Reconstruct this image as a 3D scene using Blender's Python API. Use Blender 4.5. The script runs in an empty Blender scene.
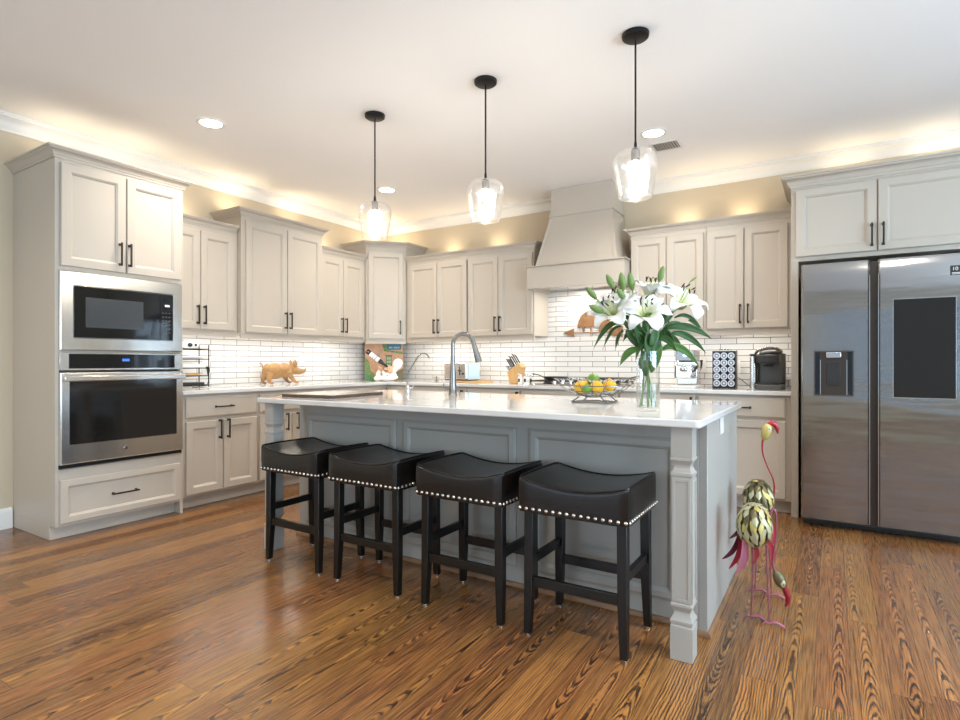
import bpy, bmesh, math, random
from mathutils import Vector, Matrix, Euler
random.seed(7)
PI = math.pi
C = bpy.context.scene.collection

# ------------------------------------------------------------------ camera
cam_data = bpy.data.cameras.new('camera')
cam = bpy.data.objects.new('camera', cam_data); C.objects.link(cam)
cam.location = (4.7555, -5.3245, 1.129)
cam.rotation_euler = (PI / 2, 0, math.radians(31.94))
cam_data.sensor_width = 36.0; cam_data.sensor_fit = 'HORIZONTAL'
cam_data.lens = 563.3 / 960 * 36.0
cam_data.shift_y = 2.25 / 960
cam_data.clip_start = 0.05
bpy.context.scene.camera = cam

# ------------------------------------------------------------------ world, exposure
world = bpy.data.worlds.new('world'); bpy.context.scene.world = world
world.use_nodes = True
bg = world.node_tree.nodes['Background']
bg.inputs[0].default_value = (0.62, 0.78, 1.0, 1); bg.inputs[1].default_value = 0.62
vs = bpy.context.scene.view_settings
vs.view_transform = 'Standard'; vs.look = 'None'; vs.gamma = 1.0; vs.use_curve_mapping = False
vs.exposure = 0.32

def area(name, loc, rot, sx, sy, power, col, parent=None, spread=None):
    l = bpy.data.lights.new(name, 'AREA'); l.shape = 'RECTANGLE'; l.size = sx; l.size_y = sy
    l.energy = power; l.color = col
    if spread: l.spread = spread
    o = bpy.data.objects.new(name, l); C.objects.link(o); o.location = loc; o.rotation_euler = rot
    if parent: o.parent = parent
    return o
DAY = (0.58, 0.79, 1.0); WARM = (1.0, 0.82, 0.58); WARM2 = (1.0, 0.915, 0.80); COOLW = (1.0, 0.95, 0.88)
# area lamps added for window daylight, tilted up to brighten the ceiling (right wall x=8, front wall y=-9)
area('daylight_right', (8.12, -3.6, 1.45), (0, math.radians(114), 0), 1.9, 3.2, 210, DAY)
area('daylight_right', (8.12, -7.0, 1.45), (0, math.radians(114), 0), 1.9, 2.0, 90, DAY)
area('daylight_front', (2.0, -9.12, 1.45), (math.radians(114), 0, 0), 2.8, 1.9, 55, DAY)
P_DOWN = 12; P_PEND = 48; P_UNDER = 2.4; P_UP = 3.8

# ------------------------------------------------------------------ materials
def newmat(name):
    m = bpy.data.materials.new(name); m.use_nodes = True
    nt = m.node_tree; b = nt.nodes['Principled BSDF']
    return m, nt, b
def sb(b, **k):
    for n, v in k.items():
        n = n.replace('_', ' ').title() if n not in ('ior',) else 'IOR'
        for i in b.inputs:
            if i.name.lower() == n.lower(): i.default_value = v; break
def mat(name, col, rough=0.5, metal=0.0, var=0.0, vscale=8.0, bump=0.0, bscale=60.0, coat=0.0, stretch=None, emit=None, estr=0, spec=None, sheen=None):
    m, nt, b = newmat(name)
    L = nt.links; N = nt.nodes
    b.inputs['Base Color'].default_value = (*col, 1); b.inputs['Roughness'].default_value = rough; b.inputs['Metallic'].default_value = metal
    if coat: b.inputs['Coat Weight'].default_value = coat; b.inputs['Coat Roughness'].default_value = 0.12
    if spec is not None: b.inputs['Specular IOR Level'].default_value = spec
    tc = N.new('ShaderNodeTexCoord'); mp = N.new('ShaderNodeMapping'); L.new(tc.outputs['Object'], mp.inputs[0])
    if stretch: mp.inputs['Scale'].default_value = stretch
    nz = N.new('ShaderNodeTexNoise'); nz.inputs['Scale'].default_value = vscale; nz.inputs['Detail'].default_value = 4
    L.new(mp.outputs[0], nz.inputs[0])
    mx = N.new('ShaderNodeMixRGB'); mx.blend_type = 'MULTIPLY'; mx.inputs[1].default_value = (*col, 1)
    cr = N.new('ShaderNodeMapRange'); cr.inputs['To Min'].default_value = 1 - var; cr.inputs['To Max'].default_value = 1 + var * .6
    L.new(nz.outputs['Fac'], cr.inputs[0]); mx.inputs[0].default_value = 1.0
    cb = N.new('ShaderNodeCombineColor')
    for i in range(3): L.new(cr.outputs[0], cb.inputs[i])
    L.new(cb.outputs[0], mx.inputs[2]); L.new(mx.outputs[0], b.inputs['Base Color'])
    if bump:
        n2 = N.new('ShaderNodeTexNoise'); n2.inputs['Scale'].default_value = bscale; n2.inputs['Detail'].default_value = 3
        L.new(mp.outputs[0], n2.inputs[0])
        bp = N.new('ShaderNodeBump'); bp.inputs['Strength'].default_value = bump; bp.inputs['Distance'].default_value = 0.01
        L.new(n2.outputs['Fac'], bp.inputs['Height']); L.new(bp.outputs[0], b.inputs['Normal'])
    if emit:
        b.inputs['Emission Color'].default_value = (*emit, 1); b.inputs['Emission Strength'].default_value = estr
    return m
M = {}
M['paint'] = mat('cabinet_paint', (0.54, 0.475, 0.395), 0.38, var=.03, vscale=3)
M['island_paint'] = mat('island_paint', (0.42, 0.395, 0.355), 0.4, var=.03, vscale=3)
M['wall'] = mat('wall_paint', (0.62, 0.52, 0.375), 0.8, var=.03, vscale=2, bump=.03, bscale=300)
M['ceiling'] = mat('ceiling_paint', (0.92, 0.90, 0.875), 0.85, var=.015, vscale=1.5)
M['trim'] = mat('trim_paint', (0.82, 0.80, 0.76), 0.4, var=.01)
M['bronze'] = mat('handle_bronze', (0.055, 0.045, 0.038), 0.38, 0.75, var=.2)
M['black_metal'] = mat('black_metal', (0.018, 0.017, 0.017), 0.38, 0.6, var=.1)
M['steel'] = mat('stainless', (0.72, 0.69, 0.65), 0.19, 1.0, var=.05, vscale=3, stretch=(1, 1, 60), bump=.02, bscale=8)
M['chrome'] = mat('chrome', (0.75, 0.75, 0.74), 0.12, 1.0, var=.03)
M['nickel'] = mat('brushed_nickel', (0.29, 0.275, 0.26), 0.26, 1.0, var=.05)
M['black_glass'] = mat('black_glass', (0.010, 0.011, 0.012), 0.05, 0.0, var=.05)
M['dark_glass'] = mat('oven_window', (0.012, 0.011, 0.010), 0.08, 0.0, var=.1, coat=.2)
M['mw_mesh'] = mat('microwave_window', (0.055, 0.06, 0.065), 0.18, 0.0, var=.15, vscale=120)
M['black_plastic'] = mat('black_plastic', (0.02, 0.02, 0.02), 0.4, var=.1)
M['grey_plastic'] = mat('grey_plastic', (0.10, 0.095, 0.09), 0.35, 0.2, var=.1)
M['leather'] = mat('black_leather', (0.009, 0.007, 0.006), 0.24, var=.25, vscale=14, bump=.10, bscale=180, spec=.5)
M['black_wood'] = mat('black_wood', (0.005, 0.0045, 0.004), 0.30, var=.3, vscale=20, stretch=(1, 1, .1))
M['nail'] = mat('nailhead', (0.72, 0.66, 0.58), 0.22, 1.0)
M['white_plastic'] = mat('white_plastic', (0.78, 0.77, 0.74), 0.35, var=.01)
M['iron'] = mat('cast_iron', (0.022, 0.022, 0.022), 0.55, 0.3, var=.2, bump=.1)
M['copper'] = mat('copper_sheet', (0.36, 0.19, 0.09), 0.45, 0.55, var=.5, vscale=12, bump=.15, bscale=40)
M['lightwood'] = mat('light_wood', (0.62, 0.37, 0.15), 0.5, var=.25, vscale=9, stretch=(6, 6, .7))
M['pigwood'] = mat('carved_wood', (0.40, 0.215, 0.08), 0.55, var=.45, vscale=10, stretch=(1, 3, 5), bump=.15, bscale=30)
M['darkwood'] = mat('walnut', (0.10, 0.062, 0.04), 0.4, var=.6, vscale=14, stretch=(1, 5, 2))
M['petal'] = None
M['skin'] = mat('painted_skin', (0.75, 0.45, 0.27), 0.45, var=.1)
M['ceramic'] = mat('white_ceramic', (0.85, 0.83, 0.80), 0.3, var=.02)
M['lemon'] = mat('lemon_rind', (0.88, 0.50, 0.02), 0.42, var=.12, vscale=6, bump=.2, bscale=90)
M['orange'] = mat('orange_rind', (0.85, 0.33, 0.02), 0.42, var=.12, vscale=6, bump=.2, bscale=90)
M['lime'] = mat('lime_rind', (0.17, 0.33, 0.035), 0.4, var=.25, vscale=6, bump=.2, bscale=90)
M['leaf'] = mat('lily_leaf', (0.035, 0.115, 0.02), 0.5, var=.6, vscale=9, stretch=(1, 1, 1))
M['leaf2'] = mat('young_leaf', (0.08, 0.19, 0.035), 0.5, var=.35, vscale=9)
M['stem'] = mat('green_stem', (0.13, 0.25, 0.06), 0.45, var=.3)
M['bud'] = mat('lily_bud', (0.17, 0.27, 0.07), 0.45, var=.35, vscale=12)
M['anther'] = mat('lily_anther', (0.045, 0.012, 0.01), 0.7, var=.3)
M['pistil'] = mat('lily_pistil', (0.55, 0.58, 0.25), 0.5)
M['yellow'] = mat('yellow_enamel', (0.62, 0.50, 0.16), 0.38, .35, var=.5, vscale=10)
M['cream'] = mat('cream_enamel', (0.58, 0.54, 0.33), 0.38, .35, var=.4, vscale=10)
M['olive'] = mat('olive_enamel', (0.16, 0.13, 0.06), 0.4, .45, var=.5, vscale=10)
M['red'] = mat('red_enamel', (0.40, 0.03, 0.045), 0.32, .45, var=.5, vscale=8)
M['pink'] = mat('pink_enamel', (0.36, 0.11, 0.15), 0.35, .5, var=.4, vscale=20)
M['dkpurple'] = mat('maroon_enamel', (0.13, 0.02, 0.04), 0.35, .35, var=.4)
M['teal_dark'] = mat('teal_paint', (0.06, 0.20, 0.28), .5, var=.2)
M['terracotta'] = mat('terracotta_paint', (0.62, 0.36, 0.22), .6, var=.35, vscale=25)
M['green_paint'] = mat('green_paint', (0.10, 0.30, 0.13), .5, var=.5, vscale=40)
M['foliage_paint'] = mat('foliage_paint', (0.22, 0.33, 0.10), .6, var=.8, vscale=45)
M['blue_paint'] = mat('blue_paint', (0.14, 0.22, 0.38), .5, var=.2)
M['lightblue'] = mat('pale_blue_enamel', (0.50, 0.68, 0.76), .3, var=.03)
M['scarf'] = mat('green_scarf', (0.12, 0.16, 0.09), .5)
M['wine'] = mat('wine_glass_dark', (0.02, 0.012, 0.01), .1, var=.1, coat=.3)
M['dark_gap'] = mat('dark_shadow_gap', (0.01, 0.01, 0.01), .8)
M['woodtrim'] = mat('shoe_moulding', (0.28, 0.15, 0.075), .45, var=.3, vscale=12)
M['bulb'] = mat('bulb', (1, 1, 1), .3, emit=(1.0, 0.88, 0.72), estr=11)
M['downlight_lens'] = mat('downlight_lens', (1, 1, 1), .3, emit=(1.0, 0.93, 0.82), estr=14)
M['led'] = mat('led_strip', (1, 1, 1), .3, emit=(1.0, 0.95, 0.86), estr=5)
M['display'] = mat('blue_display', (0.02, 0.05, 0.2), .2, emit=(0.05, 0.16, 0.9), estr=1.2)
M['digits'] = mat('white_digits', (0.8, 0.8, 0.8), .3, emit=(0.8, 0.9, 1), estr=.5)
M['podfoil'] = mat('pod_foil', (0.70, 0.70, 0.72), .3, .6, var=.1)
M['podink'] = mat('pod_print', (0.20, 0.20, 0.25), .4, var=.6, vscale=60)
M['amber_pane'] = mat('screen_glass', (0.02, 0.017, 0.014), .10, 0, var=.05, spec=.3)

def glass(name, tint=(0.97, 0.98, 0.98), edge=0.85, base=0.05, rough=0.02):
    # thin clear glass: transparent in the middle, reflecting towards the rim
    m = bpy.data.materials.new(name); m.use_nodes = True
    nt = m.node_tree; N = nt.nodes; L = nt.links; N.clear()
    out = N.new('ShaderNodeOutputMaterial'); mx = N.new('ShaderNodeMixShader')
    tr = N.new('ShaderNodeBsdfTransparent'); gl = N.new('ShaderNodeBsdfGlossy')
    tr.inputs[0].default_value = (*tint, 1); gl.inputs[0].default_value = (1, 1, 1, 1); gl.inputs['Roughness'].default_value = rough
    lw = N.new('ShaderNodeLayerWeight'); lw.inputs[0].default_value = 0.35
    mr = N.new('ShaderNodeMapRange'); mr.inputs['To Min'].default_value = base; mr.inputs['To Max'].default_value = edge
    pw = N.new('ShaderNodeMath'); pw.operation = 'POWER'; pw.inputs[1].default_value = 1.8
    L.new(lw.outputs['Facing'], pw.inputs[0]); L.new(pw.outputs[0], mr.inputs[0]); L.new(mr.outputs[0], mx.inputs[0])
    L.new(tr.outputs[0], mx.inputs[1]); L.new(gl.outputs[0], mx.inputs[2]); L.new(mx.outputs[0], out.inputs[0])
    return m
M['glass'] = glass('clear_glass', base=.06, edge=.75)
M['seeded'] = glass('seeded_glass', (1.0, 1.0, 0.995), base=.10, edge=.75, rough=.18)
M['pane'] = glass('window_pane', base=.04, edge=.5)

def quartz():
    m, nt, b = newmat('quartz'); N = nt.nodes; L = nt.links
    tc = N.new('ShaderNodeTexCoord'); nz = N.new('ShaderNodeTexNoise'); nz.inputs['Scale'].default_value = 2.2; nz.inputs['Detail'].default_value = 6; nz.inputs['Distortion'].default_value = 1.2
    L.new(tc.outputs['Object'], nz.inputs[0])
    cr = N.new('ShaderNodeValToRGB'); cr.color_ramp.elements[0].position = .3; cr.color_ramp.elements[0].color = (0.67, 0.655, 0.63, 1)
    cr.color_ramp.elements[1].position = .62; cr.color_ramp.elements[1].color = (0.76, 0.745, 0.72, 1)
    L.new(nz.outputs['Fac'], cr.inputs[0]); L.new(cr.outputs[0], b.inputs['Base Color'])
    b.inputs['Roughness'].default_value = .07; b.inputs['Specular IOR Level'].default_value = .6
    return m
M['quartz'] = quartz()

def tile(name, axis):
    m, nt, b = newmat(name); N = nt.nodes; L = nt.links
    tc = N.new('ShaderNodeTexCoord'); sp = N.new('ShaderNodeSeparateXYZ'); L.new(tc.outputs['Object'], sp.inputs[0])
    cb = N.new('ShaderNodeCombineXYZ'); L.new(sp.outputs['X' if axis == 'x' else 'Y'], cb.inputs[0]); L.new(sp.outputs['Z'], cb.inputs[1])
    mp = N.new('ShaderNodeMapping'); L.new(cb.outputs[0], mp.inputs[0])
    mp.inputs['Location'].default_value = (-2.3615 + .0 if axis == 'x' else 2.1705, -1.186 + .0511 * 40, 0)
    br = N.new('ShaderNodeTexBrick'); L.new(mp.outputs[0], br.inputs[0])
    br.offset = .5; br.squash = 1.0
    br.inputs['Color1'].default_value = (0.76, 0.74, 0.71, 1); br.inputs['Color2'].default_value = (0.69, 0.67, 0.64, 1)
    br.inputs['Mortar'].default_value = (0.13, 0.12, 0.11, 1)
    br.inputs['Scale'].default_value = 1; br.inputs['Mortar Size'].default_value = .0026; br.inputs['Mortar Smooth'].default_value = .15
    br.inputs['Brick Width'].default_value = .2615; br.inputs['Row Height'].default_value = .0511; br.inputs['Bias'].default_value = 0
    L.new(br.outputs['Color'], b.inputs['Base Color'])
    rr = N.new('ShaderNodeMapRange'); rr.inputs['To Min'].default_value = .16; rr.inputs['To Max'].default_value = .8
    L.new(br.outputs['Fac'], rr.inputs[0]); L.new(rr.outputs[0], b.inputs['Roughness'])
    nz = N.new('ShaderNodeTexNoise'); nz.inputs['Scale'].default_value = 9; L.new(tc.outputs['Object'], nz.inputs[0])
    ad = N.new('ShaderNodeMath'); ad.operation = 'MULTIPLY_ADD'; L.new(br.outputs['Fac'], ad.inputs[0]); ad.inputs[1].default_value = -1.0
    L.new(nz.outputs['Fac'], ad.inputs[2])
    bp = N.new('ShaderNodeBump'); bp.inputs['Strength'].default_value = .35; bp.inputs['Distance'].default_value = .002
    L.new(ad.outputs[0], bp.inputs['Height']); L.new(bp.outputs[0], b.inputs['Normal'])
    return m
M['tile_x'] = tile('subway_tile_back', 'x'); M['tile_y'] = tile('subway_tile_left', 'y')

def oak():
    m, nt, b = newmat('oak_floor'); N = nt.nodes; L = nt.links
    def math_(op, a, b_=None, c=None):
        n = N.new('ShaderNodeMath'); n.operation = op
        for i, v in enumerate((a, b_, c)):
            if v is None: continue
            if isinstance(v, (int, float)): n.inputs[i].default_value = v
            else: L.new(v, n.inputs[i])
        return n.outputs[0]
    tc = N.new('ShaderNodeTexCoord'); sp = N.new('ShaderNodeSeparateXYZ'); L.new(tc.outputs['Object'], sp.inputs[0])
    X, Y = sp.outputs['X'], sp.outputs['Y']
    W = .112; LEN = 1.5
    bx = math_('DIVIDE', X, W); idx = math_('FLOOR', bx); u = math_('SUBTRACT', math_('FRACT', bx), .5)
    wn = N.new('ShaderNodeTexWhiteNoise'); wn.noise_dimensions = '1D'; L.new(idx, wn.inputs['W'])
    yy = math_('MULTIPLY_ADD', wn.outputs['Value'], 7.3, math_('DIVIDE', Y, LEN))
    idy = math_('FLOOR', yy); fy = math_('FRACT', yy)
    cv = N.new('ShaderNodeCombineXYZ'); L.new(idx, cv.inputs[0]); L.new(idy, cv.inputs[1])
    w2 = N.new('ShaderNodeTexWhiteNoise'); w2.noise_dimensions = '2D'; L.new(cv.outputs[0], w2.inputs['Vector'])
    sc = N.new('ShaderNodeSeparateColor'); L.new(w2.outputs['Color'], sc.inputs[0])
    r, g, bl = sc.outputs[0], sc.outputs[1], sc.outputs[2]
    # per-board noise
    nv = N.new('ShaderNodeCombineXYZ')
    L.new(math_('MULTIPLY', X, 5.0), nv.inputs[0]); L.new(math_('MULTIPLY', Y, 1.3), nv.inputs[1]); L.new(math_('MULTIPLY', math_('ADD', r, math_('MULTIPLY', g, 3)), 37.0), nv.inputs[2])
    nz = N.new('ShaderNodeTexNoise'); nz.inputs['Scale'].default_value = 1.0; nz.inputs['Detail'].default_value = 2.5; nz.inputs['Roughness'].default_value = .5
    L.new(nv.outputs[0], nz.inputs[0]); nf = nz.outputs['Fac']
    uc = math_('ADD', u, math_('MULTIPLY', math_('SUBTRACT', r, .5), .5))
    u2 = math_('MULTIPLY', uc, uc)
    sgn = math_('SUBTRACT', math_('MULTIPLY', math_('GREATER_THAN', g, .5), 2.0), 1.0)
    cath = math_('ADD', math_('MULTIPLY', math_('MULTIPLY', Y, sgn), 11.0), math_('MULTIPLY', u2, 36.0))
    cath = math_('ADD', cath, math_('MULTIPLY', nf, 10.0))
    rift = math_('ADD', math_('MULTIPLY', u, 12.0), math_('MULTIPLY', nf, 8.0))
    isr = math_('GREATER_THAN', bl, .70)
    gg = math_('ADD', math_('MULTIPLY', cath, math_('SUBTRACT', 1.0, isr)), math_('MULTIPLY', rift, isr))
    wv = N.new('ShaderNodeCombineXYZ'); L.new(math_('MULTIPLY', X, 60.0), wv.inputs[0]); L.new(math_('MULTIPLY', Y, 34.0), wv.inputs[1])
    wz = N.new('ShaderNodeTexNoise'); wz.inputs['Scale'].default_value = 1; wz.inputs['Detail'].default_value = 2; L.new(wv.outputs[0], wz.inputs[0])
    gg = math_('ADD', gg, math_('MULTIPLY', wz.outputs['Fac'], .8))
    ring = math_('FRACT', gg)
    rp = N.new('ShaderNodeValToRGB'); e = rp.color_ramp.elements
    e[0].position = 0; e[0].color = (0, 0, 0, 1); e[1].position = .14; e[1].color = (0.10, .10, .10, 1)
    x = e.new(.34); x.color = (.92, .92, .92, 1); x = e.new(.55); x.color = (1, 1, 1, 1); x = e.new(.88); x.color = (.68, .68, .68, 1); x = e.new(1.0); x.color = (0, 0, 0, 1)
    L.new(ring, rp.inputs[0])
    # fine pores
    pv = N.new('ShaderNodeCombineXYZ'); L.new(math_('MULTIPLY', X, 210.0), pv.inputs[0]); L.new(math_('MULTIPLY', Y, 6.0), pv.inputs[1]); L.new(math_('MULTIPLY', r, 50), pv.inputs[2])
    pn = N.new('ShaderNodeTexNoise'); pn.inputs['Scale'].default_value = 1; pn.inputs['Detail'].default_value = 3; L.new(pv.outputs[0], pn.inputs[0])
    fac = math_('ADD', math_('MULTIPLY', rp.outputs[0], .78), math_('MULTIPLY', math_('SUBTRACT', pn.outputs['Fac'], .5), 1.55))
    fac = math_('ADD', fac, math_('MULTIPLY', math_('SUBTRACT', g, .4), .25))
    col = N.new('ShaderNodeValToRGB'); e = col.color_ramp.elements
    e[0].position = 0.02; e[0].color = (0.040, 0.016, 0.008, 1); e[1].position = .95; e[1].color = (0.45, 0.200, 0.058, 1)
    x = e.new(.35); x.color = (0.10, 0.042, 0.017, 1); x = e.new(.62); x.color = (0.27, 0.112, 0.034, 1)
    L.new(fac, col.inputs[0])
    hs = N.new('ShaderNodeHueSaturation'); L.new(col.outputs[0], hs.inputs['Color'])
    L.new(math_('MULTIPLY_ADD', bl, .30, .80), hs.inputs['Value']); L.new(math_('MULTIPLY_ADD', r, .014, .494), hs.inputs['Hue'])
    # seams
    eu = math_('ABSOLUTE', u); s1 = math_('GREATER_THAN', eu, .488)
    ey = math_('ABSOLUTE', math_('SUBTRACT', fy, .5)); s2 = math_('GREATER_THAN', ey, .4991)
    seam = math_('MAXIMUM', s1, s2)
    mx = N.new('ShaderNodeMixRGB'); mx.inputs[2].default_value = (0.03, 0.014, 0.008, 1)
    L.new(math_('MULTIPLY', seam, .55), mx.inputs[0]); L.new(hs.outputs[0], mx.inputs[1]); L.new(mx.outputs[0], b.inputs['Base Color'])
    L.new(math_('MULTIPLY_ADD', rp.outputs[0], -.06, .30), b.inputs['Roughness'])
    b.inputs['Coat Weight'].default_value = .25; b.inputs['Coat Roughness'].default_value = .16
    hgt = math_('SUBTRACT', math_('MULTIPLY', fac, .35), seam)
    bp = N.new('ShaderNodeBump'); bp.inputs['Strength'].default_value = .22; bp.inputs['Distance'].default_value = .0015
    L.new(hgt, bp.inputs['Height']); L.new(bp.outputs[0], b.inputs['Normal'])
    return m
M['oak'] = oak()

def petal_mat():
    m, nt, b = newmat('lily_petal'); N = nt.nodes; L = nt.links
    uv = N.new('ShaderNodeAttribute'); uv.attribute_name = 'along'
    cr = N.new('ShaderNodeValToRGB'); e = cr.color_ramp.elements
    e[0].position = 0; e[0].color = (0.42, 0.50, 0.14, 1); e[1].position = .5; e[1].color = (0.76, 0.755, 0.71, 1)
    x = e.new(.22); x.color = (0.70, 0.72, 0.45, 1)
    L.new(uv.outputs['Fac'], cr.inputs[0]); L.new(cr.outputs[0], b.inputs['Base Color'])
    b.inputs['Roughness'].default_value = .45; b.inputs['Subsurface Weight'].default_value = .0
    return m
M['petal'] = petal_mat()

# ------------------------------------------------------------------ mesh helpers
class MB:
    def __init__(s): s.v = []; s.f = []; s.m = []; s.mi = 0
    def add(s, vs, fs):
        o = len(s.v); s.v += [tuple(p) for p in vs]
        for f in fs: s.f.append([i + o for i in f]); s.m.append(s.mi)
        return s
    def use(s, i): s.mi = i; return s
    def box(s, x0, x1, y0, y1, z0, z1):
        v = [(x, y, z) for z in (z0, z1) for y in (y0, y1) for x in (x0, x1)]
        return s.add(v, [(0, 2, 3, 1), (4, 5, 7, 6), (0, 1, 5, 4), (2, 6, 7, 3), (0, 4, 6, 2), (1, 3, 7, 5)])
    def loft(s, loops, cap0=True, cap1=True, closed=True):
        n = len(loops[0]); o = len(s.v)
        for l in loops: s.v += [tuple(p) for p in l]
        for k in range(len(loops) - 1):
            for i in range(n if closed else n - 1):
                j = (i + 1) % n
                s.f.append([o + k * n + i, o + k * n + j, o + (k + 1) * n + j, o + (k + 1) * n + i]); s.m.append(s.mi)
        if cap0: s.f.append([o + i for i in reversed(range(n))]); s.m.append(s.mi)
        if cap1: s.f.append([o + (len(loops) - 1) * n + i for i in range(n)]); s.m.append(s.mi)
        return s
    def lathe(s, prof, n=24, c=(0, 0, 0), caps=True, mtx=None):
        ls = []
        for r, z in prof:
            l = [Vector((r * math.cos(2 * PI * i / n), r * math.sin(2 * PI * i / n), z)) for i in range(n)]
            if mtx: l = [mtx @ p for p in l]
            ls.append([p + Vector(c) for p in l])
        return s.loft(ls, caps, caps)
    def tube(s, pts, r, n=8, caps=True, closed=False, flat=1.0):
        pts = [Vector(p) for p in pts]; m = len(pts)
        rs = r if isinstance(r, (list, tuple)) else [r] * m
        ls = []; ref = None
        for i, p in enumerate(pts):
            if closed: t = (pts[(i + 1) % m] - pts[i - 1]).normalized()
            else: t = (pts[min(i + 1, m - 1)] - pts[max(i - 1, 0)]).normalized()
            if ref is None:
                ref = Vector((0, 0, 1)) if abs(t.z) < .9 else Vector((1, 0, 0))
            a = t.cross(ref)
            if a.length < 1e-5: a = t.cross(Vector((0, 1, 0)))
            a.normalize(); b2 = a.cross(t).normalized(); ref = b2
            ls.append([p + (a * math.cos(2 * PI * k / n) + b2 * math.sin(2 * PI * k / n) * flat) * rs[i] for k in range(n)])
        if closed: ls.append(ls[0]); return s.loft(ls, False, False)
        return s.loft(ls, caps, caps)
    def ball(s, c, r, n=16, m=10, mtx=None):
        rx, ry, rz = (r, r, r) if isinstance(r, (int, float)) else r
        ls = []
        for j in range(m + 1):
            a = -PI / 2 + PI * j / m; q = max(math.cos(a), .002)
            l = [Vector((rx * q * math.cos(2 * PI * i / n), ry * q * math.sin(2 * PI * i / n), rz * math.sin(a))) for i in range(n)]
            if mtx: l = [mtx @ p for p in l]
            ls.append([p + Vector(c) for p in l])
        return s.loft(ls)
    def prism(s, poly, a, b2, axis='y'):
        f = {'y': lambda p, t: (p[0], t, p[1]), 'x': lambda p, t: (t, p[0], p[1]), 'z': lambda p, t: (p[0], p[1], t)}[axis]
        return s.loft([[f(p, a) for p in poly], [f(p, b2) for p in poly]])
    def sweep(s, prof, path, closed=False, caps=True):
        # prof: (out, up); path: list of (x,y,z); outward = right of travel direction
        n = len(path); ls = []
        P2 = [Vector(p) for p in path]
        for i in range(n):
            d0 = (P2[i] - P2[i - 1]) if (i > 0 or closed) else None
            d1 = (P2[(i + 1) % n] - P2[i]) if (i < n - 1 or closed) else None
            nn = []
            for d in (d0, d1):
                if d is not None: d = d.normalized(); nn.append(Vector((d.y, -d.x, 0)))
            if len(nn) == 2:
                h = (nn[0] + nn[1]); h = h / max(h.length_squared / 2, 1e-6); 
            else: h = nn[0]
            ls.append([P2[i] + h * o + Vector((0, 0, u)) for o, u in prof])
        if closed: ls.append(ls[0]); return s.loft(ls, False, False)
        return s.loft(ls, caps, caps)
    def rect_loops(s, loops):
        # loops of (x0,x1,z0,z1,y): stepped panel facing -y
        ls = [[(x0, y, z0), (x1, y, z0), (x1, y, z1), (x0, y, z1)] for x0, x1, z0, z1, y in loops]
        return s.loft(ls)
    def build(s, name, mats, parent=None, bevel=0, seg=2, smooth=35, mtx=None, fix=True):
        me = bpy.data.meshes.new(name)
        v = s.v if mtx is None else [tuple(mtx @ Vector(p)) for p in s.v]
        me.from_pydata(v, [], s.f)
        ml = mats if isinstance(mats, (list, tuple)) else [mats]
        for q in ml: me.materials.append(M[q] if isinstance(q, str) else q)
        me.polygons.foreach_set('material_index', s.m)
        if fix:
            bm = bmesh.new(); bm.from_mesh(me); bmesh.ops.recalc_face_normals(bm, faces=bm.faces); bm.to_mesh(me); bm.free()
        if smooth:
            me.polygons.foreach_set('use_smooth', [True] * len(me.polygons)); me.set_sharp_from_angle(angle=math.radians(smooth))
        me.update()
        o = bpy.data.objects.new(name, me); C.objects.link(o)
        if parent: o.parent = parent
        if bevel:
            b = o.modifiers.new('bevel', 'BEVEL'); b.width = bevel; b.segments = seg; b.limit_method = 'ANGLE'; b.angle_limit = math.radians(35)
        return o
def thing(name, label, cat, loc=(0, 0, 0), rz=0, group=None):
    o = bpy.data.objects.new(name, None); C.objects.link(o); o.empty_display_size = .1
    o.location = loc; o.rotation_euler = (0, 0, rz); o['label'] = label; o['category'] = cat
    if group: o['group'] = group
    return o
def tag(o, label, cat, group=None):
    o['label'] = label; o['category'] = cat
    if group: o['group'] = group
    return o
def struct(o): o['kind'] = 'structure'; return o
def skin(name, pts, edges, radii, material, parent=None, sub=2, root=0):
    me = bpy.data.meshes.new(name); me.from_pydata(pts, edges, []); me.materials.append(M[material])
    o = bpy.data.objects.new(name, me); C.objects.link(o)
    if parent: o.parent = parent
    md = o.modifiers.new('skin', 'SKIN'); md.use_smooth_shade = True
    sv = me.skin_vertices[0].data if len(me.skin_vertices) else None
    if sv is None:
        bm = bmesh.new(); bm.from_mesh(me); bm.verts.layers.skin.verify(); bm.to_mesh(me); bm.free(); sv = me.skin_vertices[0].data
    for i, r in enumerate(radii):
        sv[i].radius = r if isinstance(r, tuple) else (r, r); sv[i].use_root = (i == root)
    ss = o.modifiers.new('sub', 'SUBSURF'); ss.levels = sub; ss.render_levels = sub
    return o
def dup(root, loc, rz, label=None, group=None):
    r = root.copy(); C.objects.link(r); r.location = loc; r.rotation_euler = (0, 0, rz)
    if label: r['label'] = label
    if group: r['group'] = group
    for ch in list(root.children):
        c = ch.copy(); C.objects.link(c); c.parent = r
        for g in list(ch.children):
            d = g.copy(); C.objects.link(d); d.parent = c
    return r
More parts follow.
